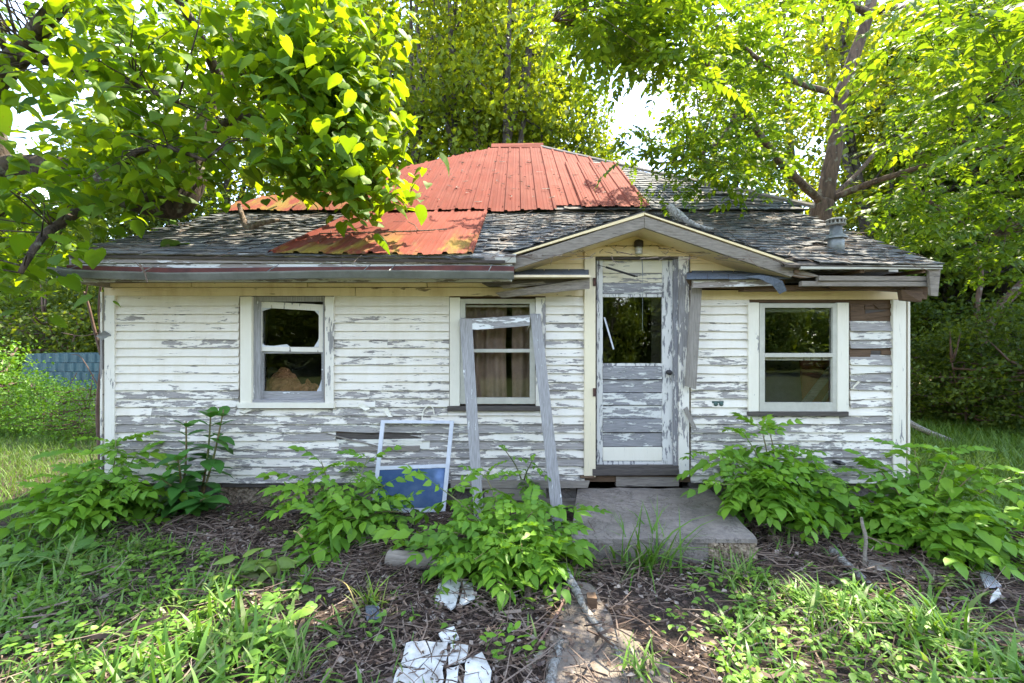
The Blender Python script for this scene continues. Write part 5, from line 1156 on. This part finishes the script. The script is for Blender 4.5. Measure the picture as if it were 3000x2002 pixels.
for i, (v, px, D, s_, ro2, lb) in enumerate([(2, 2790, 12, .8, 0, 'leafy dark tree beyond the right corner of the house'), (2, 3050, 12.5, .85, 2, 'dark tree at the right edge behind the walnut leaves'), (3, 2760, 14, .8, 1, 'low branching tree behind the right lawn'), (3, 2960, 11, .8, 3, 'bushy low tree at the back of the right lawn'), (2, 2900, 17, 1., 4, 'tall shadowy tree deep in the right woods'), (1, 3200, 16, .9, 5, 'tall pale tree rising past the right edge'), (3, 3150, 13, .9, 2, 'thicket tree at the far right edge of the lawn')]):
    far_tree(v, px, D, s_, ro2, lb, gR)
gL = 'trees in the left background'
for i, (v, px, D, s_, ro2, lb) in enumerate([(3, 60, 24, .85, 0, 'rounded tree beyond the straw meadow at the left edge'), (3, 200, 26, .9, 1, 'rounded tree beyond the meadow left of the house corner'), (2, -120, 22, .9, 3, 'dark tree outside the left edge past the meadow'), (0, 330, 22, .8, 4, 'tree rising over the left end of the shingle roof'), (2, 450, 19, .8, 2, 'tree behind the left eave under the big leaves'), (1, 650, 21, .95, 2, 'tree behind the left roof slope, hidden by big leaves'), (1, 830, 24, 1, 3, 'tall tree showing between the big leaves and the ridge'), (2, -350, 20, 1., 1, 'large tree beyond the left edge')]):
    far_tree(v, px, D, s_, ro2, lb, gL)
# hedge-row of low brush closing the horizon
gS = 'shrubs in the background'
for i, (px, D, s_, lb) in enumerate([(30, 9.6, .46, 'bramble shrub with sunlit leaf colour at the left edge'), (150, 8.6, .42, 'low shrub with sunlit leaf colour in front of the teal sheets'), (230, 8.0, .42, 'small bright shrub beside the left house corner'), (-80, 8.5, .7, 'brambly shrub past the left edge'), (2700, 9.4, .55, 'green shrub at the wood edge beyond the fallen log'), (2830, 8.8, .62, 'fern green shrub at the back of the lawn'), (2960, 9.0, .75, 'shrub under the woods at the right edge'), (3080, 8., .7, 'shrub past the right edge of the lawn'), (2640, 11., .8, 'tall shrub behind the right wall corner'), (120, 17, 1.1, 'wide shrub at the far side of the meadow'), (240, 16, 1.2, 'tall shrub touching the left house corner at the meadow'), (0, 18, 1.3, 'grey green shrub in the meadow left')]):
    far_tree(6 if i < 4 else 4, px, D, s_, i*1.3, lb, gS, 'shrub', 'shrub')
# deep woods closing the view behind, and trees behind the camera (they show in the panes)
def woods():
    rg = np.random.default_rng(31); n = 60000; side_ = rg.random(n)
    ang = rg.uniform(-1.35, 1.35, n); D = rg.uniform(30, 42, n); x = np.sin(ang)*D*1.15; y = np.cos(ang)*D
    h = 6.2+1.6*np.sin(ang*9)+1.2*np.sin(ang*23+1); z = rg.random(n)**.8*h
    pos = np.stack([x, y, z], 1); d = rg.normal(0, 1, (n, 3)); up = np.stack([rg.normal(0, .6, n), rg.normal(0, .6, n), np.ones(n)], 1)
    V, Fc = scatter(SMALL, pos, d, up, rg.uniform(.5, .95, n)); o = np_obj('distant_woods', V, Fc, M['far_leaf2'], None, False); tag(o, 'unbroken distant woods closing the view', None, None, 'stuff')
woods()
def thicket():
    rg = np.random.default_rng(41); n = 26000; x = rg.uniform(-26, 26, n); y = rg.uniform(-19.5, -16.5, n); h = 5.2+1.3*np.sin(x*.7)+.8*np.sin(x*1.9)
    pos = np.stack([x, y, rg.random(n)**.8*h], 1); d = rg.normal(0, 1, (n, 3)); up = np.stack([rg.normal(0, .6, n), rg.normal(0, .6, n), np.ones(n)], 1)
    V, Fc = scatter(SMALL, pos, d, up, rg.uniform(.35, .6, n)); o = np_obj('yard_thicket', V, Fc, M['far_leaf2'], None, False); tag(o, 'thicket closing the near side of the yard', None, None, 'stuff')
thicket()
gC = 'trees on the near side of the yard'
LC = ['far left', 'second from the far left', 'across from the left window', 'across from the left corner board', 'across from the middle window', 'across from the door', 'across from the right window', 'across from the right corner', 'second from the far right', 'far right']
for i in range(10):
    x = -16.5+i*3.6+random.uniform(-.6, .6)
    far_tree(3, (x,), -11.5-random.uniform(0, 2.5), .52+.1*(i % 3), i*1.1, 'bushy yard tree on the near side, '+LC[i], gC)
# slim saplings at the left corner
def sapling():
    T = thing('bare_sapling', 'thin reddish sapling with forked bare stems beside the left corner', 'sapling', (X(292, 5.2), 5.2, 0)); D = 5.2
    for pts, r in (([P(300, 1440, D), P(285, 1200, D), P(298, 1050, D), P(290, 900, D), P(298, 820, D)], .022), ([P(296, 1040, D), P(275, 960, D), P(258, 890, D), P(246, 855, D)], .018), ([P(250, 870, D), P(262, 800, D), P(268, 740, D)], .008), ([P(290, 975, D), P(240, 985, D), P(180, 975, D)], .007), ([P(297, 1150, D), P(240, 1050, D), P(210, 1040, D)], .006)):
        m = MB(); branch_tube(m, pts, r, r*.5, 7); m.build('stem', M['sapling'], T, smooth=True)
sapling()
# leaning trunk in the right woods
T = thing('leaning_tree', 'grey leaning tree trunk in the shade of the right woods', 'tree', (X(2830, 9.5), 9.5, 0)); D = 9.5
m = MB(); branch_tube(m, [P(2815, 1240, D), P(2845, 1080, D), P(2880, 980, D), P(2930, 900, D), P(3010, 820, D)], .13, .09, 9); branch_tube(m, [P(2870, 1000, D), P(2862, 900, D), P(2875, 800, D), P(2850, 700, D)], .06, .03, 8); branch_tube(m, [P(2935, 900, D), P(2950, 1000, D), P(2935, 1080, D)], .03, .01, 7); m.build('trunk', M['bark'], T, smooth=True)
# teal sheet metal pile at the left
T = thing('sheet_metal_pile', 'teal corrugated sheet metal pile behind the brush at left', 'metal pile', (X(170, 12.), 12., 0))
for k in range(4):
    m = MB(); z0_ = .45+k*.24; V = []; Fc = []; n_ = 40
    for i in range(n_+1):
        x = X(45+k*4, 12)+(X(310, 12)-X(45, 12))*i/n_; V += [(x, 12+k*.05+.012*math.sin(i*1.6), z0_-.03), (x, 12+k*.05+.012*math.sin(i*1.6), z0_+.2), (x, 13.2, z0_+.21)]
    for i in range(n_): a = i*3; Fc += [(a, a+3, a+4, a+1), (a+1, a+4, a+5, a+2)]
    m.add(V, Fc); m.build('metal_sheet', M['teal'], T)
m = MB(); m.box(X(60, 12), X(300, 12), 12.2, 13., 0, .45); m.build('timber_base', M['bare'], T)

# ------------------------------------------------------------------ seedlings by the wall
def seedling(px, py, stems, label, name='tree_seedling', fl=(.32, .54), mat='bush', grp='self-sown seedlings along the house front', D=None, per=11, tl=None, D0=None):
    base = Vector(G(px, py)); T = thing(name, label, 'seedling', base, grp); rg = np.random.default_rng(int(px)); ms = MB(); pos, d, s = [], [], []
    for (tx, ty, td) in stems:                         # tips given as picture positions with their own distance
        tip = Vector(P(tx, ty, td)); a = base+Vector((rg.uniform(-.08, .08), rg.uniform(-.06, .06), 0)); mid = a.lerp(tip, .5)+Vector((0, 0, .12*(tip-a).length))
        sp = branch_tube(ms, [a, mid, tip], .010, .004, 6, 5)
        for k in range(int(per*1.2)):
            t = .18+.82*(k+.5)/int(per*1.2); p = sp[min(int(t*(len(sp)-1)), len(sp)-1)]; az = k*2.4+rg.uniform(-.4, .4); upk = .05+.75*(t > .85)
            pos.append(tuple(p)); d.append((math.cos(az), math.sin(az), upk+rg.uniform(-.25, .3))); s.append(rg.uniform(*fl)*(1 if t < .85 else .68))
    ms.build('stem', M['stem'], T, smooth=True)
    pos, d, s = np.array(pos), np.array(d), np.array(s); up = np.tile((0., 0, 1), (len(pos), 1))+rg.normal(0, .18, (len(pos), 3))
    ok = pos[:, 1]+d[:, 1]*s*.8 < 4.66; d[~ok, 1] *= -1
    for i in range(len(pos)):                          # tips stay above the ground
        if pos[i, 2]+(d[i, 2]-.35)*s[i] < .03: d[i, 2] = max(d[i, 2], .35-(pos[i, 2]-.03)/s[i])
    split_leaves(T, FR, BM, pos, d, up, s, M[mat])
BM = [np_mesh('leaf', H[0], H[1], M['bush']) for H in FR]
seedling(1500, 1640, [(1290, 1430, 3.7), (1420, 1390, 3.9), (1330, 1560, 3.35), (1460, 1560, 3.1), (1560, 1500, 3.35), (1620, 1570, 3.2), (1530, 1620, 2.95), (1240, 1600, 3.4), (1660, 1500, 3.7), (1390, 1640, 3.0)], 'large leafy seedling sprawling in front of the leaning frame', per=12)
seedling(1010, 1560, [(940, 1350, 4.3), (1080, 1340, 4.35), (880, 1400, 4.2), (1000, 1450, 4.0), (1130, 1420, 4.1), (1050, 1520, 3.75), (960, 1540, 3.8), (1180, 1500, 3.9)], 'leafy seedling growing in front of the storm window', per=9)
seedling(2280, 1520, [(2080, 1330, 4.2), (2180, 1270, 4.3), (2230, 1250, 4.4), (2330, 1330, 4.3), (2110, 1420, 3.9), (2240, 1400, 3.9), (2370, 1400, 4.1), (2430, 1380, 4.3), (2160, 1350, 4.0), (2300, 1430, 3.9), (2250, 1250, 4.4), (2400, 1470, 4.0)], 'tall leafy seedling growing between step and right window', per=12)
seedling(2720, 1600, [(2560, 1360, 4.1), (2680, 1320, 4.1), (2790, 1325, 3.9), (2880, 1370, 3.7), (2620, 1480, 3.8), (2740, 1500, 3.5), (2860, 1530, 3.4), (2940, 1520, 3.6), (2960, 1400, 3.8), (2700, 1560, 3.4), (2820, 1440, 4.0), (2560, 1500, 3.8)], 'wide leafy seedling clump at the right house corner', per=13)
seedling(330, 1520, [(180, 1400, 4.1), (260, 1320, 4.3), (340, 1290, 4.4), (400, 1330, 4.4), (300, 1400, 4.0), (220, 1450, 3.9), (400, 1420, 4.1), (140, 1480, 3.9)], 'leafy seedling bush at the left house corner', per=11)
seedling(1530, 1480, [(1480, 1320, 4.4), (1560, 1350, 4.4)], 'slim seedling between the two frame posts', per=6, fl=(.2, .3))
def pokeweed():
    base = Vector(G(560, 1500)); T = thing('pokeweed_plant', 'tall broad-leaved pokeweed with red stems at the left of the wall', 'plant', base); rg = np.random.default_rng(3); ms = MB(); pos, d, s = [], [], []
    for tx, ty, td in ((545, 1235, 4.25), (618, 1205, 4.35), (655, 1200, 4.35), (520, 1340, 4.1), (600, 1460, 4.0), (470, 1400, 4.1)):
        tip = Vector(P(tx, ty, td)); a = base+Vector((rg.uniform(-.12, .12), rg.uniform(-.05, .05), 0)); sp = branch_tube(ms, [a, a.lerp(tip, .5)+Vector((.03, 0, .03)), tip], .014, .006, 7, 5)
        for k in range(20):
            t = .12+.88*k/19; p = sp[int(t*(len(sp)-1))]; az = k*2.4+rg.uniform(-.3, .3); pos.append(tuple(p)); top_ = t > .8
            d.append((math.cos(az), math.sin(az)*.8, (.5 if top_ else -.05)+rg.uniform(-.25, .2))); s.append(rg.uniform(.19, .31) if not top_ else rg.uniform(.12, .2))
    ms.build('stem', M['redstem'], T, smooth=True); pos, d, s = np.array(pos), np.array(d), np.array(s); up = np.tile((0., 0, 1), (len(pos), 1))+rg.normal(0, .2, (len(pos), 3))
    bad = pos[:, 1]+d[:, 1]*s > 4.66; d[bad, 1] *= -1
    split_leaves(T, [OVAL], [np_mesh('leaf', OVAL[0], OVAL[1], M['poke'])], pos, d, up, s, M['poke'])
pokeweed()
def rosette(name, px, py, n, size, T_, matk, label, cat_, spread=.15, lift=.05, grp=None, tilt=.3, h=0.):
    base = np.array(G(px, py)); T = thing(name, label, cat_, tuple(base), grp); rg = np.random.default_rng(int(px+py))
    az = rg.uniform(0, 6.28, n); pos = base+np.stack([rg.normal(0, spread, n), rg.normal(0, spread*.7, n), lift+rg.random(n)*h], 1)
    d = np.stack([np.cos(az), np.sin(az), rg.uniform(-.3, .3, n)+tilt*.3], 1); up = np.stack([rg.normal(0, tilt, n), rg.normal(-.2, tilt, n), np.ones(n)], 1)
    s = rg.uniform(size*.7, size*1.2, n); me = np_mesh('leaf', T_[0], T_[1], M[matk]); inst_parts('leaf', [me], pos, d, up, s, T)
rosette('wilted_leaf_bunch', 740, 1700, 22, .15, HEART3, 'wilt', 'fallen bunch of wilting big leaves in the litter', 'leaf bunch', .12, .04, None, .7, .12)
rosette('heart_leaf_vine', 60, 1690, 26, .10, HEART, 'vine', 'heart-leaved vine spreading at the left edge', 'vine', .22, .10, None, .4, .05)
rosette('heart_leaf_vine', 215, 1640, 14, .09, HEART, 'vine', 'smaller heart-leaved vine patch right of the edge one', 'vine', .14, .08, None, .4, .05)
rosette('creeper_patch', 810, 1790, 26, .07, HEART, 'weed', 'small leaved creeper patch in the middle left litter', 'creeper', .14, .05, None, .4, .05)
rosette('creeper_patch', 760, 1930, 22, .09, OVAL, 'weed', 'grey green leafy weed near the bottom left of centre', 'weed', .10, .06, None, .4, .06)
rosette('creeper_patch', 1100, 1850, 14, .06, OVAL, 'weed', 'sparse weed sprig left of the white panels', 'weed', .06, .04, None, .4, .1)
rosette('creeper_patch', 1470, 1930, 16, .06, OVAL, 'bush', 'weed sprig right of the white panels', 'weed', .06, .04, None, .4, .1)
rosette('wall_weed', 820, 1480, 40, .05, OVAL, 'weed', 'low green weed against the rubble foundation', 'weed', .12, .05, None, .4, .16)
rosette('roof_leaf_bunch', 545, 2600, 6, .2, HEART2, 'wilt', 'x', 'leaf bunch') if False else None
V, Fc = HEART2; o = link(bpy.data.objects.new('fallen_leaf', np_mesh('fallen_leaf', V*.26, Fc, M['wilt'])), None, Matrix.Translation(Vector(P(530, 722, 4.45))+Vector((0, 0, .03))) @ Matrix.Rotation(R(75), 4, 'Z') @ Matrix.Rotation(R(-5), 4, 'X')); tag(o, 'single big green leaf fallen on the left shingles', 'leaf')
def straw():
    m = MB(); a = Vector(G(1055, 1800)); branch_tube(m, [a, a+Vector((-.12, .1, .16)), Vector(P(960, 1680, 3.4)), Vector(P(880, 1565, 3.6))], .004, .0025, 5); c = Vector(P(872, 1560, 3.6))
    for k in range(5): m.tube([c, c+Vector((random.uniform(-.05, .05), random.uniform(-.03, .03), random.uniform(-.07, .03)))], [.003, .006], 5)
    o = m.build('dry_weed_stalk', M['straw'], None); tag(o, 'leaning yellow dry weed stalk left of the log', 'stalk')
straw()

# ------------------------------------------------------------------ grass, weeds and litter
BL = [blade(.055, .35), blade(.075, .7), blade(.05, .15), blade(.065, 1.0)]
def tuft(px, py, n, hmin, hmax, label, lean=.5, spread=.05, mat='grass', wd=1.):
    base = np.array(G(px, py)); rg = np.random.default_rng(int(px*3+py)); parts = []
    az = rg.uniform(0, 6.28, n); pos = base+np.stack([rg.normal(0, spread, n), rg.normal(0, spread*.6, n), np.full(n, -.01)], 1); ln = np.abs(rg.normal(0, lean, n))
    d = np.stack([np.cos(az)*ln, np.sin(az)*ln, np.ones(n)], 1); up = -np.stack([np.cos(az), np.sin(az), np.zeros(n)], 1); s = rg.uniform(hmin, hmax, n)
    for k in range(4): parts.append(scatter(BL[k], pos[k::4], d[k::4], up[k::4], np.stack([s[k::4]*wd, s[k::4], s[k::4]], 1)))
    V, Fc = cat(parts); o = np_obj('grass_tuft', V, Fc, M[mat]); tag(o, label, 'grass tuft', 'separate tufts of tall grass')
tuft(1900, 1665, 90, .25, .64, 'tall thin grass tuft in front of the step', .38, .11, wd=.6)
tuft(1080, 1770, 40, .12, .26, 'small grass tuft below the log', .8, .03)
tuft(410, 1610, 46, .12, .24, 'grass tuft at the left edge of the litter', .7, .05)
tuft(1690, 1720, 22, .12, .22, 'small grass tuft beside the barky branch', .8, .04)
tuft(2170, 1700, 60, .12, .26, 'grass tuft right of the step corner', .8, .08)
tuft(2420, 1790, 60, .14, .30, 'grass tuft below the lichen branch', .8, .09)
tuft(2760, 1860, 90, .18, .38, 'large arching grass tuft at the lower right', .8, .10)
tuft(870, 1990, 30, .15, .30, 'grass tuft at the bottom edge left of centre', .6, .04)
tuft(1890, 1990, 26, .12, .26, 'yellowish grass tuft on the path edge', .7, .06)
GL = [(-200, 1290), (120, 1330), (250, 1500), (330, 1580), (560, 1600), (760, 1690), (640, 1790), (900, 1880), (820, 2060), (760, 2300), (-600, 2300), (-600, 1290)]
GR_ = [(2030, 1720), (2200, 1690), (2330, 1740), (2540, 1720), (2700, 1810), (2900, 1900), (3100, 1960), (3700, 2000), (3700, 2300), (2200, 2300), (2100, 1900)]
def ground_cover():
    rg = np.random.default_rng(17)
    def proj(x, y): return x/y*F+CX, CY+EYE/y*F
    # foreground blades
    n = 150000; x = rg.uniform(-4.6, 4.6, n); y = rg.uniform(1.75, 6.5, n); px, py = proj(x, y)
    cl = .5+.5*np.sin(x*4.1+1.3*np.sin(y*3.3))*np.sin(y*5.3+np.sin(x*2.9)); cl2 = .5+.5*np.sin(x*11+y*7)*np.sin(y*13-x*5)
    ml = in_poly(px, py, GL); mr = in_poly(px, py, GR_); dens = np.where(ml, .15+.55*cl, 0)+np.where(mr, .18+.6*cl, 0)
    dens = dens*(.35+.65*cl2); dens += np.where(~ml & ~mr & (py > 1560), .05*cl*cl2+.16*(cl*cl2 > .5), 0)
    ok = rg.random(n) < dens*.72; ok &= ~((np.abs(x) < 4.3) & (y > 4.6)); ok &= ~((px > 1590) & (px < 2130) & (py > 1700) & (py < 2400) & (rg.random(n) < .97)); x, y = x[ok], y[ok]; n = len(x)
    az = rg.uniform(0, 6.28, n); ln = np.abs(rg.normal(.5, .45, n)); pos = np.stack([x, y, gz(x, y)-.01], 1)
    d = np.stack([np.cos(az)*ln, np.sin(az)*ln, np.ones(n)], 1); up = -np.stack([np.cos(az), np.sin(az), np.zeros(n)], 1); s = rg.uniform(.06, .23, n)*(1+.3*np.sin(x*3))
    parts = [scatter(BL[k], pos[k::4], d[k::4], up[k::4], np.stack([s[k::4]*1.9, s[k::4], s[k::4]], 1)) for k in range(4)]
    V, Fc = cat(parts); o = np_obj('foreground_grass', V, Fc, M['grass']); tag(o, 'low broad-bladed grass covering the foreground', None, None, 'stuff')
    # broadleaf weeds
    n = 60000; x = rg.uniform(-4.6, 4.6, n); y = rg.uniform(1.75, 5.5, n); px, py = proj(x, y); cl = .5+.5*np.sin(x*6.1+y*2.)*np.sin(y*7.3-x*1.7)
    dens = np.where(in_poly(px, py, GL), .6*(1-cl)+.1, 0)+np.where(in_poly(px, py, GR_), .7*(1-cl)+.1, 0)+.10*(cl > .66); ok = rg.random(n) < dens*.2; ok &= ~((np.abs(x) < 4.3) & (y > 4.6)); x, y = x[ok], y[ok]
    k = 4; x = np.repeat(x, k)+rg.normal(0, .02, len(x)*k); y = np.repeat(y, k)+rg.normal(0, .02, len(y)*k); n = len(x); az = rg.uniform(0, 6.28, n)
    pos = np.stack([x, y, gz(x, y)+rg.uniform(.01, .07, n)], 1); d = np.stack([np.cos(az), np.sin(az), rg.uniform(-.2, .4, n)], 1); up = np.stack([rg.normal(0, .3, n), rg.normal(-.1, .3, n), np.ones(n)], 1)
    V, Fc = scatter(OVAL, pos, d, up, np.stack([rg.uniform(.03, .06, n)]*3, 1)*np.array([1.2, 1, 1])); o = np_obj('foreground_weeds', V, Fc, M['weed']); tag(o, 'mixed low broad-leaved weeds among the grass', None, None, 'stuff')
    # lawn at the right and left beyond
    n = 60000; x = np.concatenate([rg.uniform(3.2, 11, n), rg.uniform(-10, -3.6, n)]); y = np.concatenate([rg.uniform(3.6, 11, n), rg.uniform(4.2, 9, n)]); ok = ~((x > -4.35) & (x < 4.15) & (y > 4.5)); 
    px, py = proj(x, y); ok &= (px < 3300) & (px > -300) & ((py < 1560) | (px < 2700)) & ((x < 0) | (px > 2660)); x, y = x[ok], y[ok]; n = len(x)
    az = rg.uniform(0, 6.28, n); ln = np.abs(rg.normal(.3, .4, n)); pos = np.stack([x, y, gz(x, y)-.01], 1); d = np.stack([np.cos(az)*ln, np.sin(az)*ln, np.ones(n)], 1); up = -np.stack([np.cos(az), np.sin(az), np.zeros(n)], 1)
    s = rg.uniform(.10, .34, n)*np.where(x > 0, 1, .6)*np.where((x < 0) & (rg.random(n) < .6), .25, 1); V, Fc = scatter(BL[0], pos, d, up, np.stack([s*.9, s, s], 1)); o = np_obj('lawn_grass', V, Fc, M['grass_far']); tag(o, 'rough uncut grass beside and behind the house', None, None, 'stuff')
    # twigs
    n = 24000; x = rg.uniform(-4.3, 4.6, n); y = 1.8+3.0*rg.random(n)**1.0; px, py = proj(x, y); keep = (~(in_poly(px, py, GL) | in_poly(px, py, GR_)) | (rg.random(n) < .25)) & ~((px > 1600) & (px < 2100) & (py > 1720) & (rg.random(n) < .6)) & (y < 4.66)
    st = (x > X(1680, 3.5)) & (x < 1.8) & (y > 3.45) & (y < 4.66); keep &= ~st; x, y = x[keep], y[keep]; n = len(x)
    az = rg.uniform(0, 6.28, n); pos = np.stack([x, y, gz(x, y)+rg.uniform(.0, .055, n)], 1); d = np.stack([np.cos(az), np.sin(az)*.8, rg.normal(0, .2, n)], 1); up = np.tile((0., 0, 1), (n, 1)); up[:, 0] = rg.normal(0, .8, n)
    s = np.stack([rg.uniform(.0012, .0062, n), rg.uniform(.04, .24, n)*(1+(rg.random(n) < .04)*1.4), rg.uniform(.0012, .0062, n)], 1); big = rg.random(n) < .012; s[big] *= np.array([2.6, 1.9, 2.6]); V, Fc = scatter(STICK, pos, d, up, s); o = np_obj('twig_litter', V, Fc, M['twigs'], None, False); tag(o, 'brown twigs and leaf stalks carpeting the ground', None, None, 'stuff')
    n = 17000; x = rg.uniform(-4.3, 4.6, n); y = 1.8+2.85*rg.random(n); px, py = proj(x, y); st = (x > X(1680, 3.5)) & (x < 1.8) & (y > 3.45); keep = ~st & (~(in_poly(px, py, GL) | in_poly(px, py, GR_)) | (rg.random(n) < .25)) & ~((px > 1600) & (px < 2100) & (py > 1720) & (rg.random(n) < .5)); x, y = x[keep], y[keep]; n = len(x); az = rg.uniform(0, 6.28, n)
    pos = np.stack([x, y, gz(x, y)+rg.uniform(.004, .05, n)], 1); d = np.stack([np.cos(az), np.sin(az), rg.normal(0, .25, n)], 1); up = np.stack([rg.normal(0, .4, n), rg.normal(0, .4, n), np.ones(n)], 1)
    sz = rg.uniform(.015, .05, n); V, Fc = scatter(SMALL, pos, d, up, np.stack([sz, sz, sz], 1)); o = np_obj('dead_leaf_litter', V, Fc, M['chips'], None, False); tag(o, 'dead leaves and bark chips on the ground', None, None, 'stuff')
ground_cover()
